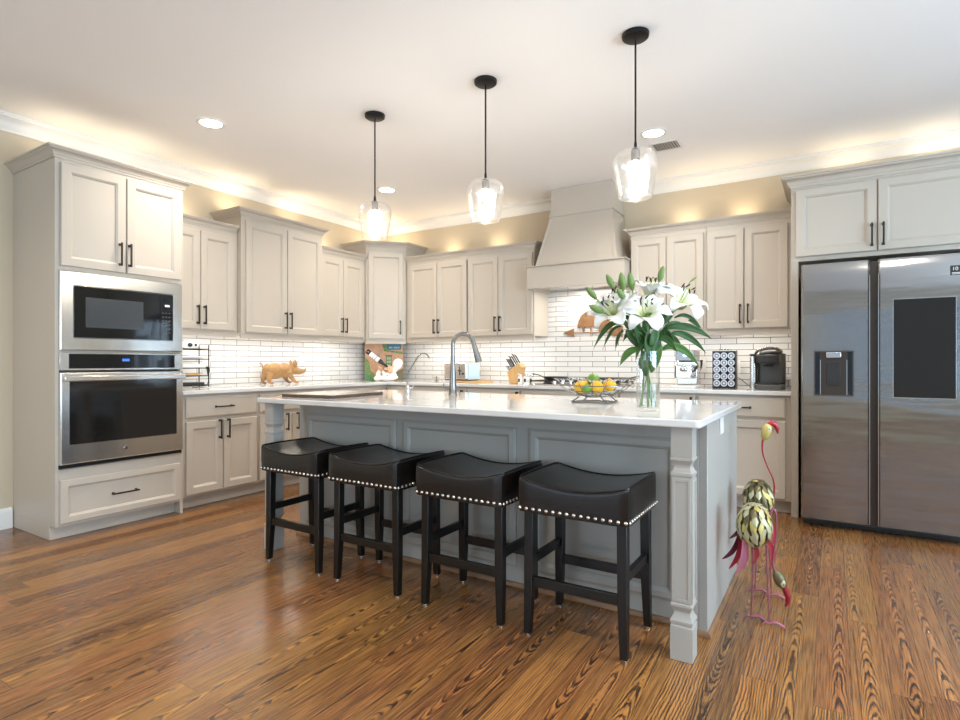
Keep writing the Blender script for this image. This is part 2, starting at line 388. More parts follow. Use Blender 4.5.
# ------------------------------------------------------------------ room shell
H = 2.80; RX = 8.0; RY = -9.0
struct(MB().box(-.2, RX + .2, RY - .2, .2, -.1, 0).build('floor', 'oak', smooth=0))
struct(MB().box(-.2, RX + .2, RY - .2, .2, H, H + .1).build('ceiling', 'ceiling', smooth=0))
struct(MB().box(-.15, 0, RY, 0, 0, H).build('wall_left', 'wall', smooth=0))
struct(MB().box(-.15, RX + .15, 0, .15, 0, H).build('wall_back', 'wall', smooth=0))
def wall_with_holes(name, holes, a0, a1, axis, p0, p1):
    # holes (a_lo, a_hi, z_lo, z_hi) sorted
    m = MB()
    def bb(a, b_, z0, z1):
        if b_ - a < 1e-4 or z1 - z0 < 1e-4: return
        if axis == 'x': m.box(a, b_, p0, p1, z0, z1)
        else: m.box(p0, p1, a, b_, z0, z1)
    cur = a0
    for (h0, h1, z0, z1) in holes:
        bb(cur, h0, 0, H); bb(h0, h1, 0, z0); bb(h0, h1, z1, H); cur = h1
    bb(cur, a1, 0, H)
    return struct(m.build(name, 'wall', smooth=0))
wall_with_holes('wall_right', [(-8.0, -6.0, .5, 2.4), (-5.2, -2.0, .5, 2.4)], RY, 0, 'y', RX, RX + .15)
wall_with_holes('wall_front', [(.6, 3.4, .5, 2.4), (4.4, 7.6, .5, 2.4)], -.15, RX + .15, 'x', RY - .15, RY)
wn = 0
def window(axis, a0, a1, pos, n):
    global wn; wn += 1
    m = MB(); t = .05; z0, z1 = .5, 2.4; p0, p1 = pos
    def bb(a, b_, c, d, q0=p0, q1=p1):
        if axis == 'x': m.box(a, b_, q0, q1, c, d)
        else: m.box(q0, q1, a, b_, c, d)
    bb(a0, a0 + t, z0, z1); bb(a1 - t, a1, z0, z1); bb(a0 + t, a1 - t, z0, z0 + t); bb(a0 + t, a1 - t, z1 - t, z1)
    mid = (p0 + p1) / 2
    for k in range(1, n):
        a = a0 + (a1 - a0) * k / n; bb(a - .02, a + .02, z0 + t, z1 - t, mid - .02, mid + .02)
    bb(a0 + t, a1 - t, 1.43, 1.47, mid - .018, mid + .018)
    o = struct(m.build('window_%d' % wn, 'trim', bevel=.004))
    g = MB(); q = mid + .024
    if axis == 'x': g.box(a0 + t, a1 - t, q, q + .004, z0 + t, z1 - t)
    else: g.box(q, q + .004, a0 + t, a1 - t, z0 + t, z1 - t)
    g.build('pane', 'pane', o, smooth=0)
window('y', -8.0, -6.0, (RX + .01, RX + .09), 2); window('y', -5.2, -2.0, (RX + .01, RX + .09), 3)
window('x', .6, 3.4, (RY - .09, RY - .01), 3); window('x', 4.4, 7.6, (RY - .09, RY - .01), 2)  # second one is added out of view to tint the refrigerator's reflection blue
# crown moulding all round the ceiling
CR = [(0, -.105), (.012, -.105), (.014, -.092), (.022, -.085), (.034, -.055), (.058, -.030), (.078, -.022), (.080, -.012), (.094, -.012), (.096, 0), (0, 0)]
cm = MB().sweep(CR, [(0.001, RY, H - .001), (0.001, -.001, H - .001), (RX, -.001, H - .001), (RX, RY + .001, H - .001)], caps=True)
struct(cm.build('trim_1', 'trim', smooth=50))
BP = [(0, 0), (.016, 0), (.016, .105), (.012, .125), (.006, .14), (0, .14)]
struct(MB().sweep(BP, [(0.001, RY + .02, 0), (0.001, -3.75, 0)]).build('baseboard_left', 'trim'))
struct(MB().sweep(BP, [(5.6, -.001, 0), (RX, -.001, 0)]).build('baseboard_back', 'trim'))
struct(MB().sweep(BP, [(RX - .001, -.02, 0), (RX - .001, RY + .02, 0)]).build('baseboard_right', 'trim'))
# tile backsplashes (thin slabs on the walls)
struct(MB().box(.0125, 4.505, -.012, -.0005, .9145, 1.90).build('wall_tile_back', 'tile_x', smooth=0))
struct(MB().box(.0005, .012, -2.915, -.0125, .9145, 1.40).build('wall_tile_left', 'tile_y', smooth=0))

# ------------------------------------------------------------------ cabinets
FW = .062
def door_mesh(x0, x1, z0, z1, y, t=.02, fw=FW):
    m = MB()
    m.rect_loops([(x0, x1, z0, z1, y), (x0, x1, z0, z1, y - t + .005), (x0 + .004, x1 - .004, z0 + .004, z1 - .004, y - t),
                  (x0 + fw - .010, x1 - fw + .010, z0 + fw - .010, z1 - fw + .010, y - t), (x0 + fw - .004, x1 - fw + .004, z0 + fw - .004, z1 - fw + .004, y - t + .005),
                  (x0 + fw, x1 - fw, z0 + fw, z1 - fw, y - t + .0065), (x0 + fw + .004, x1 - fw - .004, z0 + fw + .004, z1 - fw - .004, y - t + .0135)])
    return m
def handle(parent, x, z, y, vert=True, L_=.158):
    m = MB(); h = L_ / 2; s = .0055
    if vert:
        m.box(x - s, x + s, y - .034, y - .024, z - h, z + h)
        for k in (-1, 1): m.box(x - s, x + s, y - .025, y, z + k * (h - .012) - s, z + k * (h - .012) + s); m.box(x - .009, x + .009, y - .003, y, z + k * (h - .012) - .009, z + k * (h - .012) + .009)
    else:
        m.box(x - h, x + h, y - .034, y - .024, z - s, z + s)
        for k in (-1, 1): m.box(x + k * (h - .012) - s, x + k * (h - .012) + s, y - .025, y, z - s, z + s); m.box(x + k * (h - .012) - .009, x + k * (h - .012) + .009, y - .003, y, z - .009, z + .009)
    return m.build('handle', 'bronze', parent, bevel=.0015, seg=1)
CC = [(0, 0), (.008, 0), (.010, .012), (.016, .016), (.020, .030), (.034, .045), (.046, .050), (.048, .058), (.056, .060), (.058, .070), (0, .070)]
def crown(parent, path, z, sc=1.0, paint='paint'):
    return MB().sweep([(a * sc, b * sc) for a, b in CC], [(x, y, z) for x, y in path]).build('crown_moulding', paint, parent, smooth=40)
def cabinet(label, loc, rz, w, d, z0, z1, doors=(), drawers=(), cr=None, toe=False, rail=False, paint='paint', name='wall_cabinet', group=None, uplights=(), under=True, upp=1.0):
    zb = 0 if toe else z0
    t = thing(name, label, 'cabinet', (loc[0], loc[1], zb), rz, group)
    m = MB(); m.box(0, w, -d, -.002, z0 - zb, z1 - zb)
    if toe: m.box(0, w, -d + .075, -.002, .001, z0)
    m.build('carcass', paint, t, bevel=.0015, seg=1)
    for (a, b_, c, e, hx, hz) in doors:
        o = door_mesh(a, b_, c - zb, e - zb, -d - .0025).build('door', paint, t, smooth=20)
        if hx is not None: handle(o, hx, hz - zb, -d - .0225)
    for (a, b_, c, e) in drawers:
        fw = .045 if e - c > .2 else .02
        mm = door_mesh(a, b_, c - zb, e - zb, -d - .0005, fw=fw) if e - c > .2 else MB().rect_loops([(a, b_, c - zb, e - zb, -d - .0025), (a, b_, c - zb, e - zb, -d - .015), (a + .012, b_ - .012, c - zb + .012, e - zb - .012, -d - .0225)])
        o = mm.build('drawer', paint, t, smooth=20)
        handle(o, (a + b_) / 2, (c + e) / 2 - zb, -d - .0225, False)
    if cr: crown(t, cr[0], cr[1] - zb, cr[2], paint)
    if rail:
        r = MB(); r.box(0, w, -d, -d + .02, -.042, -.0005)
        r.build('light_rail', paint, t, bevel=.003)
        if under:
            MB().box(.06, w - .06, -.302, -.280, -.014, -.001).build('light_bar', 'led', t)
            area('under_cabinet_light', (w / 2, -.265, -.02), (0, 0, 0), w - .14, .03, P_UNDER * w, COOLW, t)
    for ux in uplights:
        MB().lathe([(.03, 0), (.034, .004), (.034, .016), (.028, .018)], 16, (ux, -.13, z1 - zb + .0005)).build('puck_light', 'white_plastic', t)
        l = bpy.data.lights.new('uplight', 'SPOT'); l.energy = P_UP * upp; l.color = WARM; l.spot_size = math.radians(150); l.spot_blend = 1.0; l.shadow_soft_size = .025
        o = bpy.data.objects.new('uplight', l); C.objects.link(o); o.location = (ux, -.11, z1 - zb + .03); o.rotation_euler = (PI, 0, 0); o.parent = t
    return t
RL = PI / 2    # facing +x, standing on the left wall
UD = .33
# A
cabinet('grey two-door wall cabinet next to the tall oven cabinet, above the wire rack', (0, -2.92, 0), RL, .664, UD, 1.392, 2.262,
        [(.012, .312, 1.404, 2.215, .285, 1.52), (.318, .627, 1.404, 2.215, .345, 1.52)], cr=([(0, -UD), (.652, -UD)], 2.255, .86), rail=True, uplights=(.33,))
# B taller, deeper
cabinet('taller, deeper grey two-door wall cabinet above the wooden pig', (0, -2.252, 0), RL, .925, .38, 1.382, 2.42,
        [(.038, .476, 1.395, 2.375, .452, 1.52), (.482, .903, 1.395, 2.375, .508, 1.52)], cr=([(0, 0), (0, -.38), (.925, -.38), (.925, 0)], 2.41, .95), rail=True, uplights=(.12, .80))
# C
cabinet('narrow grey two-door wall cabinet between the tall wall cabinet and the corner', (0, -1.323, 0), RL, .66, UD, 1.392, 2.262,
        [(.012, .313, 1.404, 2.215, .288, 1.52), (.319, .628, 1.404, 2.215, .346, 1.52)], cr=([(.012, -UD), (.66, -UD)], 2.255, .86), rail=True, uplights=(.33,))
# corner diagonal
t = thing('corner_cabinet', 'tall single-door diagonal grey cabinet in the room corner above the painting', 'cabinet', (0, 0, 1.38))
pc = [(.002, -.002), (.002, -.655), (.345, -.655), (.655, -.345), (.655, -.002)]
MB().prism(pc, 0.0, 1.04, 'z').build('carcass', 'paint', t, bevel=.0015, seg=1)
dw = math.hypot(.31, .31)
mt = Matrix.Translation((.345, -.655, 0)) @ Matrix.Rotation(PI / 4, 4, 'Z')
o = door_mesh(.022, dw - .022, .015, .985, -.0025).build('door', 'paint', t, smooth=20, mtx=mt)
h = handle(o, dw - .06, .14, -.0225); h.data.transform(mt)
MB().sweep([(a * .95, b_ * .95) for a, b_ in CC], [(.002, -.655, 1.035), (.345, -.655, 1.035), (.655, -.345, 1.035), (.655, -.002, 1.035)]).build('crown_moulding', 'paint', t, smooth=40)
MB().sweep([(-.02, -.042), (0, -.042), (0, -.0005), (-.02, -.0005)], [(.335, -.655, 0), (.345, -.655, 0), (.655, -.345, 0), (.655, -.335, 0)]).build('light_rail', 'paint', t)
MB().lathe([(.03, 0), (.034, .004), (.034, .016), (.028, .018)], 16, (.25, -.25, 1.0405)).build('puck_light', 'white_plastic', t)
l = bpy.data.lights.new('uplight', 'POINT'); l.energy = P_UP * .8; l.color = WARM; l.shadow_soft_size = .03
o = bpy.data.objects.new('uplight', l); C.objects.link(o); o.location = (.25, -.25, 1.11); o.parent = t
# D pair of cabinets
cabinet('grey two-door wall cabinet right of the corner cabinet, above the toaster', (.662, 0, 0), 0, .826, UD, 1.392, 2.262,
        [(.045, .432, 1.404, 2.215, .407, 1.52), (.438, .822, 1.404, 2.215, .463, 1.52)], cr=([(0.001, -UD), (.826, -UD)], 2.255, .86), rail=True, uplights=(.42,))
cabinet('grey two-door wall cabinet left of the range hood, above the knife block', (1.49, 0, 0), 0, .782, UD, 1.392, 2.262,
        [(.014, .376, 1.404, 2.215, .351, 1.52), (.382, .768, 1.404, 2.215, .408, 1.52)], cr=([(0, -UD), (.782, -UD), (.782, 0)], 2.255, .86), rail=True, uplights=(.20,))
# E pair
cabinet('grey two-door wall cabinet right of the range hood, behind the lilies', (3.232, 0, 0), 0, .636, UD, 1.392, 2.262,
        [(.010, .312, 1.404, 2.215, .287, 1.52), (.318, .618, 1.404, 2.215, .343, 1.52)], cr=([(0, 0), (0, -UD), (.636, -UD)], 2.255, .86), rail=True, uplights=(.42,))
cabinet('grey two-door wall cabinet above the coffee machines, beside the refrigerator', (3.870, 0, 0), 0, .634, UD, 1.392, 2.262,
        [(.008, .287, 1.404, 2.215, .261, 1.52), (.293, .600, 1.404, 2.215, .319, 1.52)], cr=([(0, -UD), (.634, -UD)], 2.255, .86), rail=True, uplights=(.25,))
# F over-fridge cabinet with end panels
FD = .64
t = cabinet('deep grey two-door cabinet over the refrigerator with tall end panel', (4.508, 0, 0), 0, 1.06, FD, 1.856, 2.405,
        [(.030, .510, 1.888, 2.372, .482, 1.995), (.517, 1.03, 1.888, 2.372, .546, 1.995)], cr=([(0, 0), (0, -FD), (1.06, -FD), (1.06, 0)], 2.395, 1.12), name='refrigerator_cabinet', uplights=(.35, .9), upp=.8)
for nm, (a, b_) in (('l', (0, .046)), ('r', (1.014, 1.06))):
    MB().box(a, b_, -FD, -.002, -1.856 + .001, -.0005).build('end_panel', 'paint', t, bevel=.0015, seg=1)

# tall oven cabinet
t = thing('oven_cabinet', 'tall grey cabinet housing the built-in microwave and wall oven', 'cabinet', (0, -3.742, 0), RL)
w = .82; d = .6358
m = MB()
m.box(0, .022, -d, -.002, .0917, 2.43); m.box(w - .022, w, -d, -.002, .0917, 2.43)
m.box(0, w, -d + .075, -.002, .001, .0917)
m.box(.022, w - .022, -d, -.002, .0917, .452); m.box(.022, w - .022, -d, -.002, 1.1925, 1.2035); m.box(.022, w - .022, -d, -.002, 1.712, 2.43)
m.box(.022, w - .022, -.05, -.002, .452, 1.712)
m.build('carcass', 'paint', t, bevel=.0015, seg=1)
MB().box(w - .022, w, -d, -d + .075, .001, .0915).build('foot', 'paint', t, bevel=.0015, seg=1)
for a, b_, hx in ((.026, .410, .369), (.416, .794, .430)):
    o = door_mesh(a, b_, 1.738, 2.39, -d - .0025).build('door', 'paint', t, smooth=20); handle(o, hx, 1.86, -d - .0225)
o = door_mesh(.024, .792, .110, .384, -d - .0005, fw=.05).build('drawer', 'paint', t, smooth=20); handle(o, .40, .247, -d - .0225, False, .17)
crown(t, [(0, 0), (0, -d), (w, -d), (w, 0)], 2.415, .92)
for ux in (.2, .62):
    MB().lathe([(.03, 0), (.034, .004), (.034, .016), (.028, .018)], 16, (ux, -.22, 2.4305)).build('puck_light', 'white_plastic', t)
    l = bpy.data.lights.new('uplight', 'SPOT'); l.energy = P_UP * .7; l.color = WARM; l.spot_size = math.radians(140); l.spot_blend = 1.0; l.shadow_soft_size = .025
    o = bpy.data.objects.new('uplight', l); C.objects.link(o); o.location = (ux, -.22, 2.46); o.rotation_euler = (PI, 0, 0); o.parent = t

# microwave
t = thing('microwave', 'built-in stainless steel microwave with dark glass door above the wall oven', 'microwave', (0, -3.742, 1.2045), RL)
y = -d - .001
MB().box(.03, w - .03, -d + .01, -.06, .0005, .500).build('body', 'black_plastic', t)
m = MB().rect_loops([(.018, .800, .001, .505, y), (.018, .800, .001, .505, y - .022), (.024, .794, .007, .499, y - .028),
    (.088, .732, .078, .420, y - .028), (.092, .728, .082, .416, y - .020)])
m.build('trim_kit', 'steel', t)
MB().box(.094, .636, y - .026, y - .0205, .084, .414).build('door_glass', 'black_glass', t, bevel=.001, seg=1)
MB().box(.160, .520, y - .0275, y - .0262, .150, .345).build('window', 'mw_mesh', t)
o = MB().box(.639, .726, y - .0255, y - .0205, .084, .414).build('control_panel', 'black_glass', t, bevel=.001, seg=1)
bt = MB()
for r in range(6):
    for c in range(3): bt.box(.652 + c * .023, .664 + c * .023, y - .0268, y - .0256, .275 - r * .028, .283 - r * .028)
bt.build('keypad', 'grey_plastic', o)
dg = MB(); 
for k in range(3): dg.box(.672 + k * .012, .680 + k * .012, y - .0268, y - .0256, .325, .340)
dg.build('clock_digits', 'digits', o)
# wall oven
t = thing('wall_oven', 'built-in stainless steel wall oven below the microwave', 'oven', (0, -3.742, .453), RL)
MB().box(.03, w - .03, -d + .01, -.06, .0005, .735).build('body', 'black_plastic', t)
o = MB().box(.018, .802, y - .020, y, .625, .738).build('control_panel', 'steel', t, bevel=.002)
MB().box(.068, .745, y - .0215, y - .0203, .636, .730).build('panel_glass', 'black_glass', o)
MB().box(.385, .430, y - .0227, y - .0217, .683, .700).build('display', 'display', o)
o = MB().rect_loops([(.018, .802, .030, .610, y), (.018, .802, .030, .610, y - .030), (.024, .796, .036, .604, y - .036), (.064, .752, .152, .556, y - .036), (.066, .750, .154, .554, y - .032)]).build('door', 'steel', t)
MB().box(.067, .749, y - .0365, y - .0325, .155, .553).build('oven_window', 'dark_glass', o)
hm = MB().box(.020, .795, y - .085, y - .060, .555, .590)
for hx in (.035, .775): hm.box(hx - .012, hx + .012, y - .061, y - .036, .560, .585)
hm.build('handle', 'steel', o, bevel=.006, seg=3)
bd = MB().lathe([(.0, 0), (.013, 0), (.013, .002), (.011, .003), (.0, .003)], 20, mtx=Matrix.Translation((.40, y - .036, .095)) @ Matrix.Rotation(PI / 2, 4, 'X')).build('badge', 'nickel', o)
MB().box(.018, .802, y - .012, y, .006, .026).build('vent_trim', 'black_metal', t)
MB().box(.016, .804, y - .016, y, 0.0, .005).build('bottom_trim', 'steel', t)

# base cabinets, left run (front at x=.60)
BD = .60
cabinet('grey base cabinet with drawer and two doors, beside the tall oven cabinet', (0, -2.92, 0), RL, .672, BD, .10, .882,
        [(.034, .338, .118, .672, .305, .60), (.344, .650, .118, .672, .377, .60)], [(.034, .650, .700, .858)], toe=True, name='base_cabinet')
cabinet('grey base cabinet seen between the island post and the island end', (0, -2.247, 0), RL, .69, BD, .10, .882,
        [(.012, .342, .118, .672, .284, .60), (.348, .678, .118, .672, .400, .60)], [(.012, .678, .700, .858)], toe=True, name='base_cabinet')
cabinet('grey base cabinet in the left run nearest the room corner', (0, -1.556, 0), RL, .66, BD, .10, .882,
        [(.012, .322, .118, .672, .294, .60), (.328, .648, .118, .672, .356, .60)], [(.012, .648, .700, .858)], toe=True, name='base_cabinet')
# corner block + back run (front at y=-.60)
t = thing('corner_base_cabinet', 'grey base cabinet filling the counter corner behind the island', 'cabinet', (0, 0, 0))
MB().prism([(.002, -.002), (.002, -.894), (.60, -.894), (.60, -.60), (.90, -.60), (.90, -.002)], .10, .882, 'z').build('carcass', 'paint', t, bevel=.0015, seg=1)
MB().prism([(.002, -.002), (.002, -.894), (.525, -.894), (.525, -.525), (.90, -.525), (.90, -.002)], .001, .0995, 'z').build('toe_kick', 'paint', t)
door_mesh(.622, .888, .118, .86, -.6005).build('door', 'paint', t, smooth=20)
cabinet('grey base cabinet in the back run left of the cooktop', (.902, 0, 0), 0, .76, BD, .10, .882,
        [(.012, .748, .118, .865, .711, .775)], toe=True, name='base_cabinet')
cabinet('grey base cabinet under the left side of the cooktop', (1.664, 0, 0), 0, .60, BD, .10, .882,
        [(.012, .590, .118, .865, .576, .775)], toe=True, name='base_cabinet')
cabinet('grey base cabinet under the gas cooktop', (2.266, 0, 0), 0, .95, BD, .10, .882,
        [], [(.012, .938, .118, .48), (.012, .938, .486, .865)], toe=True, name='base_cabinet')
cabinet('grey base cabinet in the back run right of the cooktop', (3.218, 0, 0), 0, .63, BD, .10, .882,
        [(.012, .618, .118, .865, .590, .775)], toe=True, name='base_cabinet')
cabinet('grey base cabinet with one drawer over one door, beside the refrigerator', (3.850, 0, 0), 0, .656, BD, .10, .882,
        [(.012, .622, .118, .690, .05, .60)], [(.012, .622, .712, .860)], toe=True, name='base_cabinet')
# perimeter countertop
cp = [(.001, -.001), (.001, -2.918), (.6364, -2.918), (.6364, -.6364), (4.507, -.6364), (4.507, -.001)]
tag(MB().prism(cp, .8825, .914, 'z').build('perimeter_countertop', 'quartz', bevel=.004), 'L-shaped white quartz countertop along the left and back walls', 'countertop')

# ------------------------------------------------------------------ range hood
t = thing('range_hood', 'tapered grey wooden range hood above the cooktop', 'range hood', (2.755, 0, 1.83))
HB = [(.495, -.50), (.305, -.33)]
m = MB(); m.box(-.305, .305, -.33, -.002, .712, .969); m.build('chimney', 'paint', t, bevel=.002)
MB().sweep([(0, 0), (.014, 0), (.018, .006), (.018, .020), (0, .024)], [(-.305, -.002, .700), (-.305, -.33, .700), (.305, -.33, .700), (.305, -.002, .700)]).build('band', 'paint', t)
hx1 = .40; hy1 = -.47
m = MB(); m.loft([[(-hx1, hy1, .215), (hx1, hy1, .215), (hx1, -.002, .215), (-hx1, -.002, .215)], [(-.305, -.33, .712), (.305, -.33, .712), (.305, -.002, .712), (-.305, -.002, .712)]])
m.build('tapered_body', 'paint', t, bevel=.002)
for s in (-1, 1):
    m = MB(); a = s
    m.loft([[(s * hx1, hy1, .218), (s * (hx1 - .03), hy1, .218), (s * (hx1 - .03), hy1 - .008, .218), (s * hx1, hy1 - .008, .218)],
            [(s * .305, -.33, .70), (s * .275, -.33, .70), (s * .275, -.338, .70), (s * .305, -.338, .70)]]).build('corner_batten', 'paint', t)
m = MB(); m.box(-.475, .47, -.50, -.482, 0, .205); m.box(-.475, -.457, -.482, -.013, 0, .205); m.box(.452, .47, -.482, -.013, 0, .205)
m.box(-.457, .452, -.482, -.013, .03, .045); m.build('skirt', 'paint', t, bevel=.002)
MB().box(-.478, .474, -.515, -.013, .2055, .2145).box(-.505, -.478, -.515, -.37, .2055, .2145).box(.474, .492, -.515, -.37, .2055, .2145).build('ledge', 'paint', t, bevel=.003)
MB().box(-.35, .33, -.42, -.10, .022, .0295).build('filter', 'steel', t)
area('hood_light', (0, -.25, .018), (0, 0, 0), .5, .06, 5.0, WARM2, t)

# ------------------------------------------------------------------ refrigerator
t = thing('refrigerator', 'stainless steel side-by-side refrigerator with screen and water dispenser', 'refrigerator', (4.578, -.03, 0))
MB().box(.0, .908, -.735, -.01, .03, 1.765).build('body', 'grey_plastic', t, bevel=.004)
def fdoor(x0, x1, z0, z1):
    # door slab slightly bowed towards the top so it bends reflections
    ls = []; n = 10
    m = MB(); zs = [z0, z0 + .3, z0 + .8, z1 - .35, z1 - .22, z1 - .14, z1 - .08, z1 - .03, z1]
    dy = [0, 0, 0, 0, .0015, .004, .008, .014, .020]
    for z, q in zip(zs, dy):
        yf = -.832 + q
        xs = [(x0, -.745), (x0, yf + .012), (x0 + .012, yf), (x0 + (x1 - x0) * .33, yf - .001), (x0 + (x1 - x0) * .67, yf - .001), (x1 - .012, yf), (x1, yf + .012), (x1, -.745)]
        ls.append([(a, b_, z) for a, b_ in xs])
    return m.loft(ls)
FS = mat('fridge_steel', (0.37, 0.365, 0.36), 0.15, 1.0, var=.04, vscale=2, stretch=(1, 1, 30), bump=0)
nt = FS.node_tree; b = nt.nodes['Principled BSDF']
tcn = nt.nodes.new('ShaderNodeTexCoord'); mpn = nt.nodes.new('ShaderNodeMapping'); mpn.inputs['Scale'].default_value = (.9, 1, 5.5)
nzn = nt.nodes.new('ShaderNodeTexNoise'); nzn.inputs['Scale'].default_value = 1.6; nzn.inputs['Detail'].default_value = 2
bpn = nt.nodes.new('ShaderNodeBump'); bpn.inputs['Strength'].default_value = .16; bpn.inputs['Distance'].default_value = .02
nt.links.new(tcn.outputs['Object'], mpn.inputs[0]); nt.links.new(mpn.outputs[0], nzn.inputs[0]); nt.links.new(nzn.outputs['Fac'], bpn.inputs['Height']); nt.links.new(bpn.outputs[0], b.inputs['Normal'])
b.inputs['Anisotropic'].default_value = .5
M['fridge_steel'] = FS; M['recess_brown'] = mat('recess_brown', (0.055, 0.043, 0.035), .4, .5)
dl = fdoor(.002, .392, .065, 1.800).build('freezer_door', 'fridge_steel', t)
dr = fdoor(.436, .906, .065, 1.800).build('fridge_door', 'fridge_steel', t)
MB().box(.394, .434, -.80, -.745, .065, 1.79).build('handle_recess', 'recess_brown', t)
for (a, b_, dp) in ((.3885, .3925, dl), (.4355, .4395, dr)): MB().box(a, b_, -.8335, -.820, .070, 1.70).build('edge_trim', 'chrome', dp)
MB().box(.01, .90, -.72, -.66, .005, .06).build('base_grille', 'black_plastic', t)
# dispenser
x0, x1, z0, z1 = .080, .302, .905, 1.205
MB().rect_loops([(x0 - .006, x1 + .006, z0 - .006, z1 + .006, -.8335), (x0 - .006, x1 + .006, z0 - .006, z1 + .006, -.838), (x0, x1, z0, z1, -.838), (x0 + .002, x1 - .002, z0 + .002, z1 - .002, -.8345)]).build('dispenser_frame', 'nickel', dl)
MB().box(x0 + .004, x1 - .004, -.8365, -.8346, z0 + .004, z1 - .004).build('dispenser_recess', 'recess_brown', dl)
for xx in (x0 + .034, x1 - .038): MB().box(xx, xx + .004, -.8378, -.8366, z0 + .006, z1 - .06).build('dispenser_side', 'chrome', dl)
for xx in (x0 + .004, x1 - .032): MB().box(xx, xx + .028, -.8376, -.8366, z0 + .006, z1 - .006).build('dispenser_cheek', 'black_glass', dl)
MB().box(x0 + .068, x1 - .068, -.852, -.8367, z1 - .048, z1 - .008).build('dispenser_spout', 'chrome', dl, bevel=.004)
MB().box(x0 + .072, x1 - .072, -.842, -.8367, z0 + .07, z1 - .075).build('dispenser_paddle', 'black_plastic', dl, bevel=.003)
MB().box(.5125, .8275, -.8378, -.8333, .9015, 1.5335).build('screen_frame', 'chrome', dr)
MB().box(.516, .824, -.8392, -.8379, .905, 1.530).build('touch_screen', 'amber_pane', dr, bevel=.001, seg=1)
o = MB().box(.800, .890, -.8345, -.832, 1.665, 1.722).build('sticker', 'black_plastic', dr)
def text(s, size, name, material, parent, loc, rot=(PI / 2, 0, 0), ex=.0004):
    cu = bpy.data.curves.new(name, 'FONT'); cu.body = s; cu.size = size; cu.extrude = ex
    tmp = bpy.data.objects.new(name, cu); C.objects.link(tmp)
    dg_ = bpy.context.evaluated_depsgraph_get(); me = bpy.data.meshes.new_from_object(tmp.evaluated_get(dg_))
    bpy.data.objects.remove(tmp); me.materials.clear(); me.materials.append(M[material]); me.name = name
    ob = bpy.data.objects.new(name, me); C.objects.link(ob); ob.parent = parent; ob.location = loc; ob.rotation_euler = rot
    return ob
text('10', .030, 'sticker_number', 'white_plastic', o, (.806, -.8352, 1.692))
MB().box(.806, .85, -.8352, -.8346, 1.675, 1.679).box(.806, .884, -.8352, -.8346, 1.668, 1.671).build('sticker_line', 'white_plastic', o)
# ------------------------------------------------------------------ island
IX0, IX1, IY0, IY1 = 1.80, 4.325, -2.82, -2.03
t = thing('island_cabinet', 'grey panelled kitchen island base with corner posts, behind the stools', 'kitchen island', (IX0, IY1, 0))
W_ = IX1 - IX0; D_ = IY1 - IY0
MB().box(0, W_ - .035, -D_, 0, .001, .884).build('carcass', 'island_paint', t, bevel=.002, seg=1)
MB().box(W_ - .034, W_, -D_ - .05, 0, .001, .884).box(W_ - .070, W_ - .034, -D_ - .05, -D_ - .0005, .001, .884).build('end_panel', 'island_paint', t, bevel=.002, seg=1)
for a, b_ in ((.075, .830), (.880, 1.612), (1.685, 2.405)):
    m = MB(); z0, z1 = .10, .800; fw = .05; y = -D_ - .0005
    m.rect_loops([(a, b_, z0, z1, y), (a, b_, z0, z1, y - .008), (a + .012, b_ - .012, z0 + .012, z1 - .012, y - .014), (a + fw - .014, b_ - fw + .014, z0 + fw - .014, z1 - fw + .014, y - .014),
                  (a + fw - .004, b_ - fw + .004, z0 + fw - .004, z1 - fw + .004, y - .008), (a + fw, b_ - fw, z0 + fw, z1 - fw, y - .002)])
    m.build('panel', 'island_paint', t, smooth=20)
sm = [(0, 0), (.014, 0), (.013, .012), (.007, .02), (0, .022)]
MB().sweep(sm, [(-.0005, 0, .001), (-.0005, -D_ - .0005, .001), (W_ - .071, -D_ - .0005, .001)]).build('shoe_moulding', 'woodtrim', t)
MB().sweep(sm, [(W_ - .0705, -D_ - .0505, .001), (W_ + .0005, -D_ - .0505, .001), (W_ + .0005, 0, .001)]).build('shoe_moulding', 'woodtrim', t)
for cx in (.082, 2.4755):
    m = MB(); h = .039; cy = -3.118 + .039 - IY1
    prof = [(h + .002, .001), (h + .002, .128), (h - .001, .131), (h - .001, .139), (h + .002, .142), (h + .002, .150), (h - .002, .156), (h - .009, .172), (h - .010, .182), (h - .004, .196), (h + .001, .203), (h + .001, .212), (h - .002, .216),
            (h - .002, .695), (h + .001, .699), (h + .001, .709), (h - .004, .714), (h - .010, .728), (h - .009, .738), (h - .002, .752), (h + .002, .757), (h + .002, .765), (h - .001, .768), (h, .774), (h, .884)]
    m.loft([[(cx - q, cy - q, z), (cx + q, cy - q, z), (cx + q, cy + q, z), (cx - q, cy + q, z)] for q, z in prof])
    o = m.build('post', 'island_paint', t, smooth=20)
    # raised frame on the shaft faces
    q = h - .002
    for k in range(4):
        mm = MB(); w2 = q - .002
        for (a, b_, c, e) in ((-w2, -w2 + .012, .222, .688), (w2 - .012, w2, .222, .688), (-w2 + .012, w2 - .012, .222, .234), (-w2 + .012, w2 - .012, .676, .688)):
            mm.box(a, b_, -.0035, 0, c, e)
        mt = Matrix.Translation((cx, cy, 0)) @ Matrix.Rotation(k * PI / 2, 4, 'Z') @ Matrix.Translation((0, -q, 0))
        mm.build('shaft_frame', 'island_paint', o, mtx=mt, bevel=.001, seg=1)
op = MB().box(W_ + .0005, W_ + .006, -.545, -.465, .800, .895 - .012).build('outlet_plate', 'white_plastic', t, bevel=.002)
MB().box(W_ + .006, W_ + .0075, -.522, -.488, .815, .868).build('outlet', 'ceramic', op)
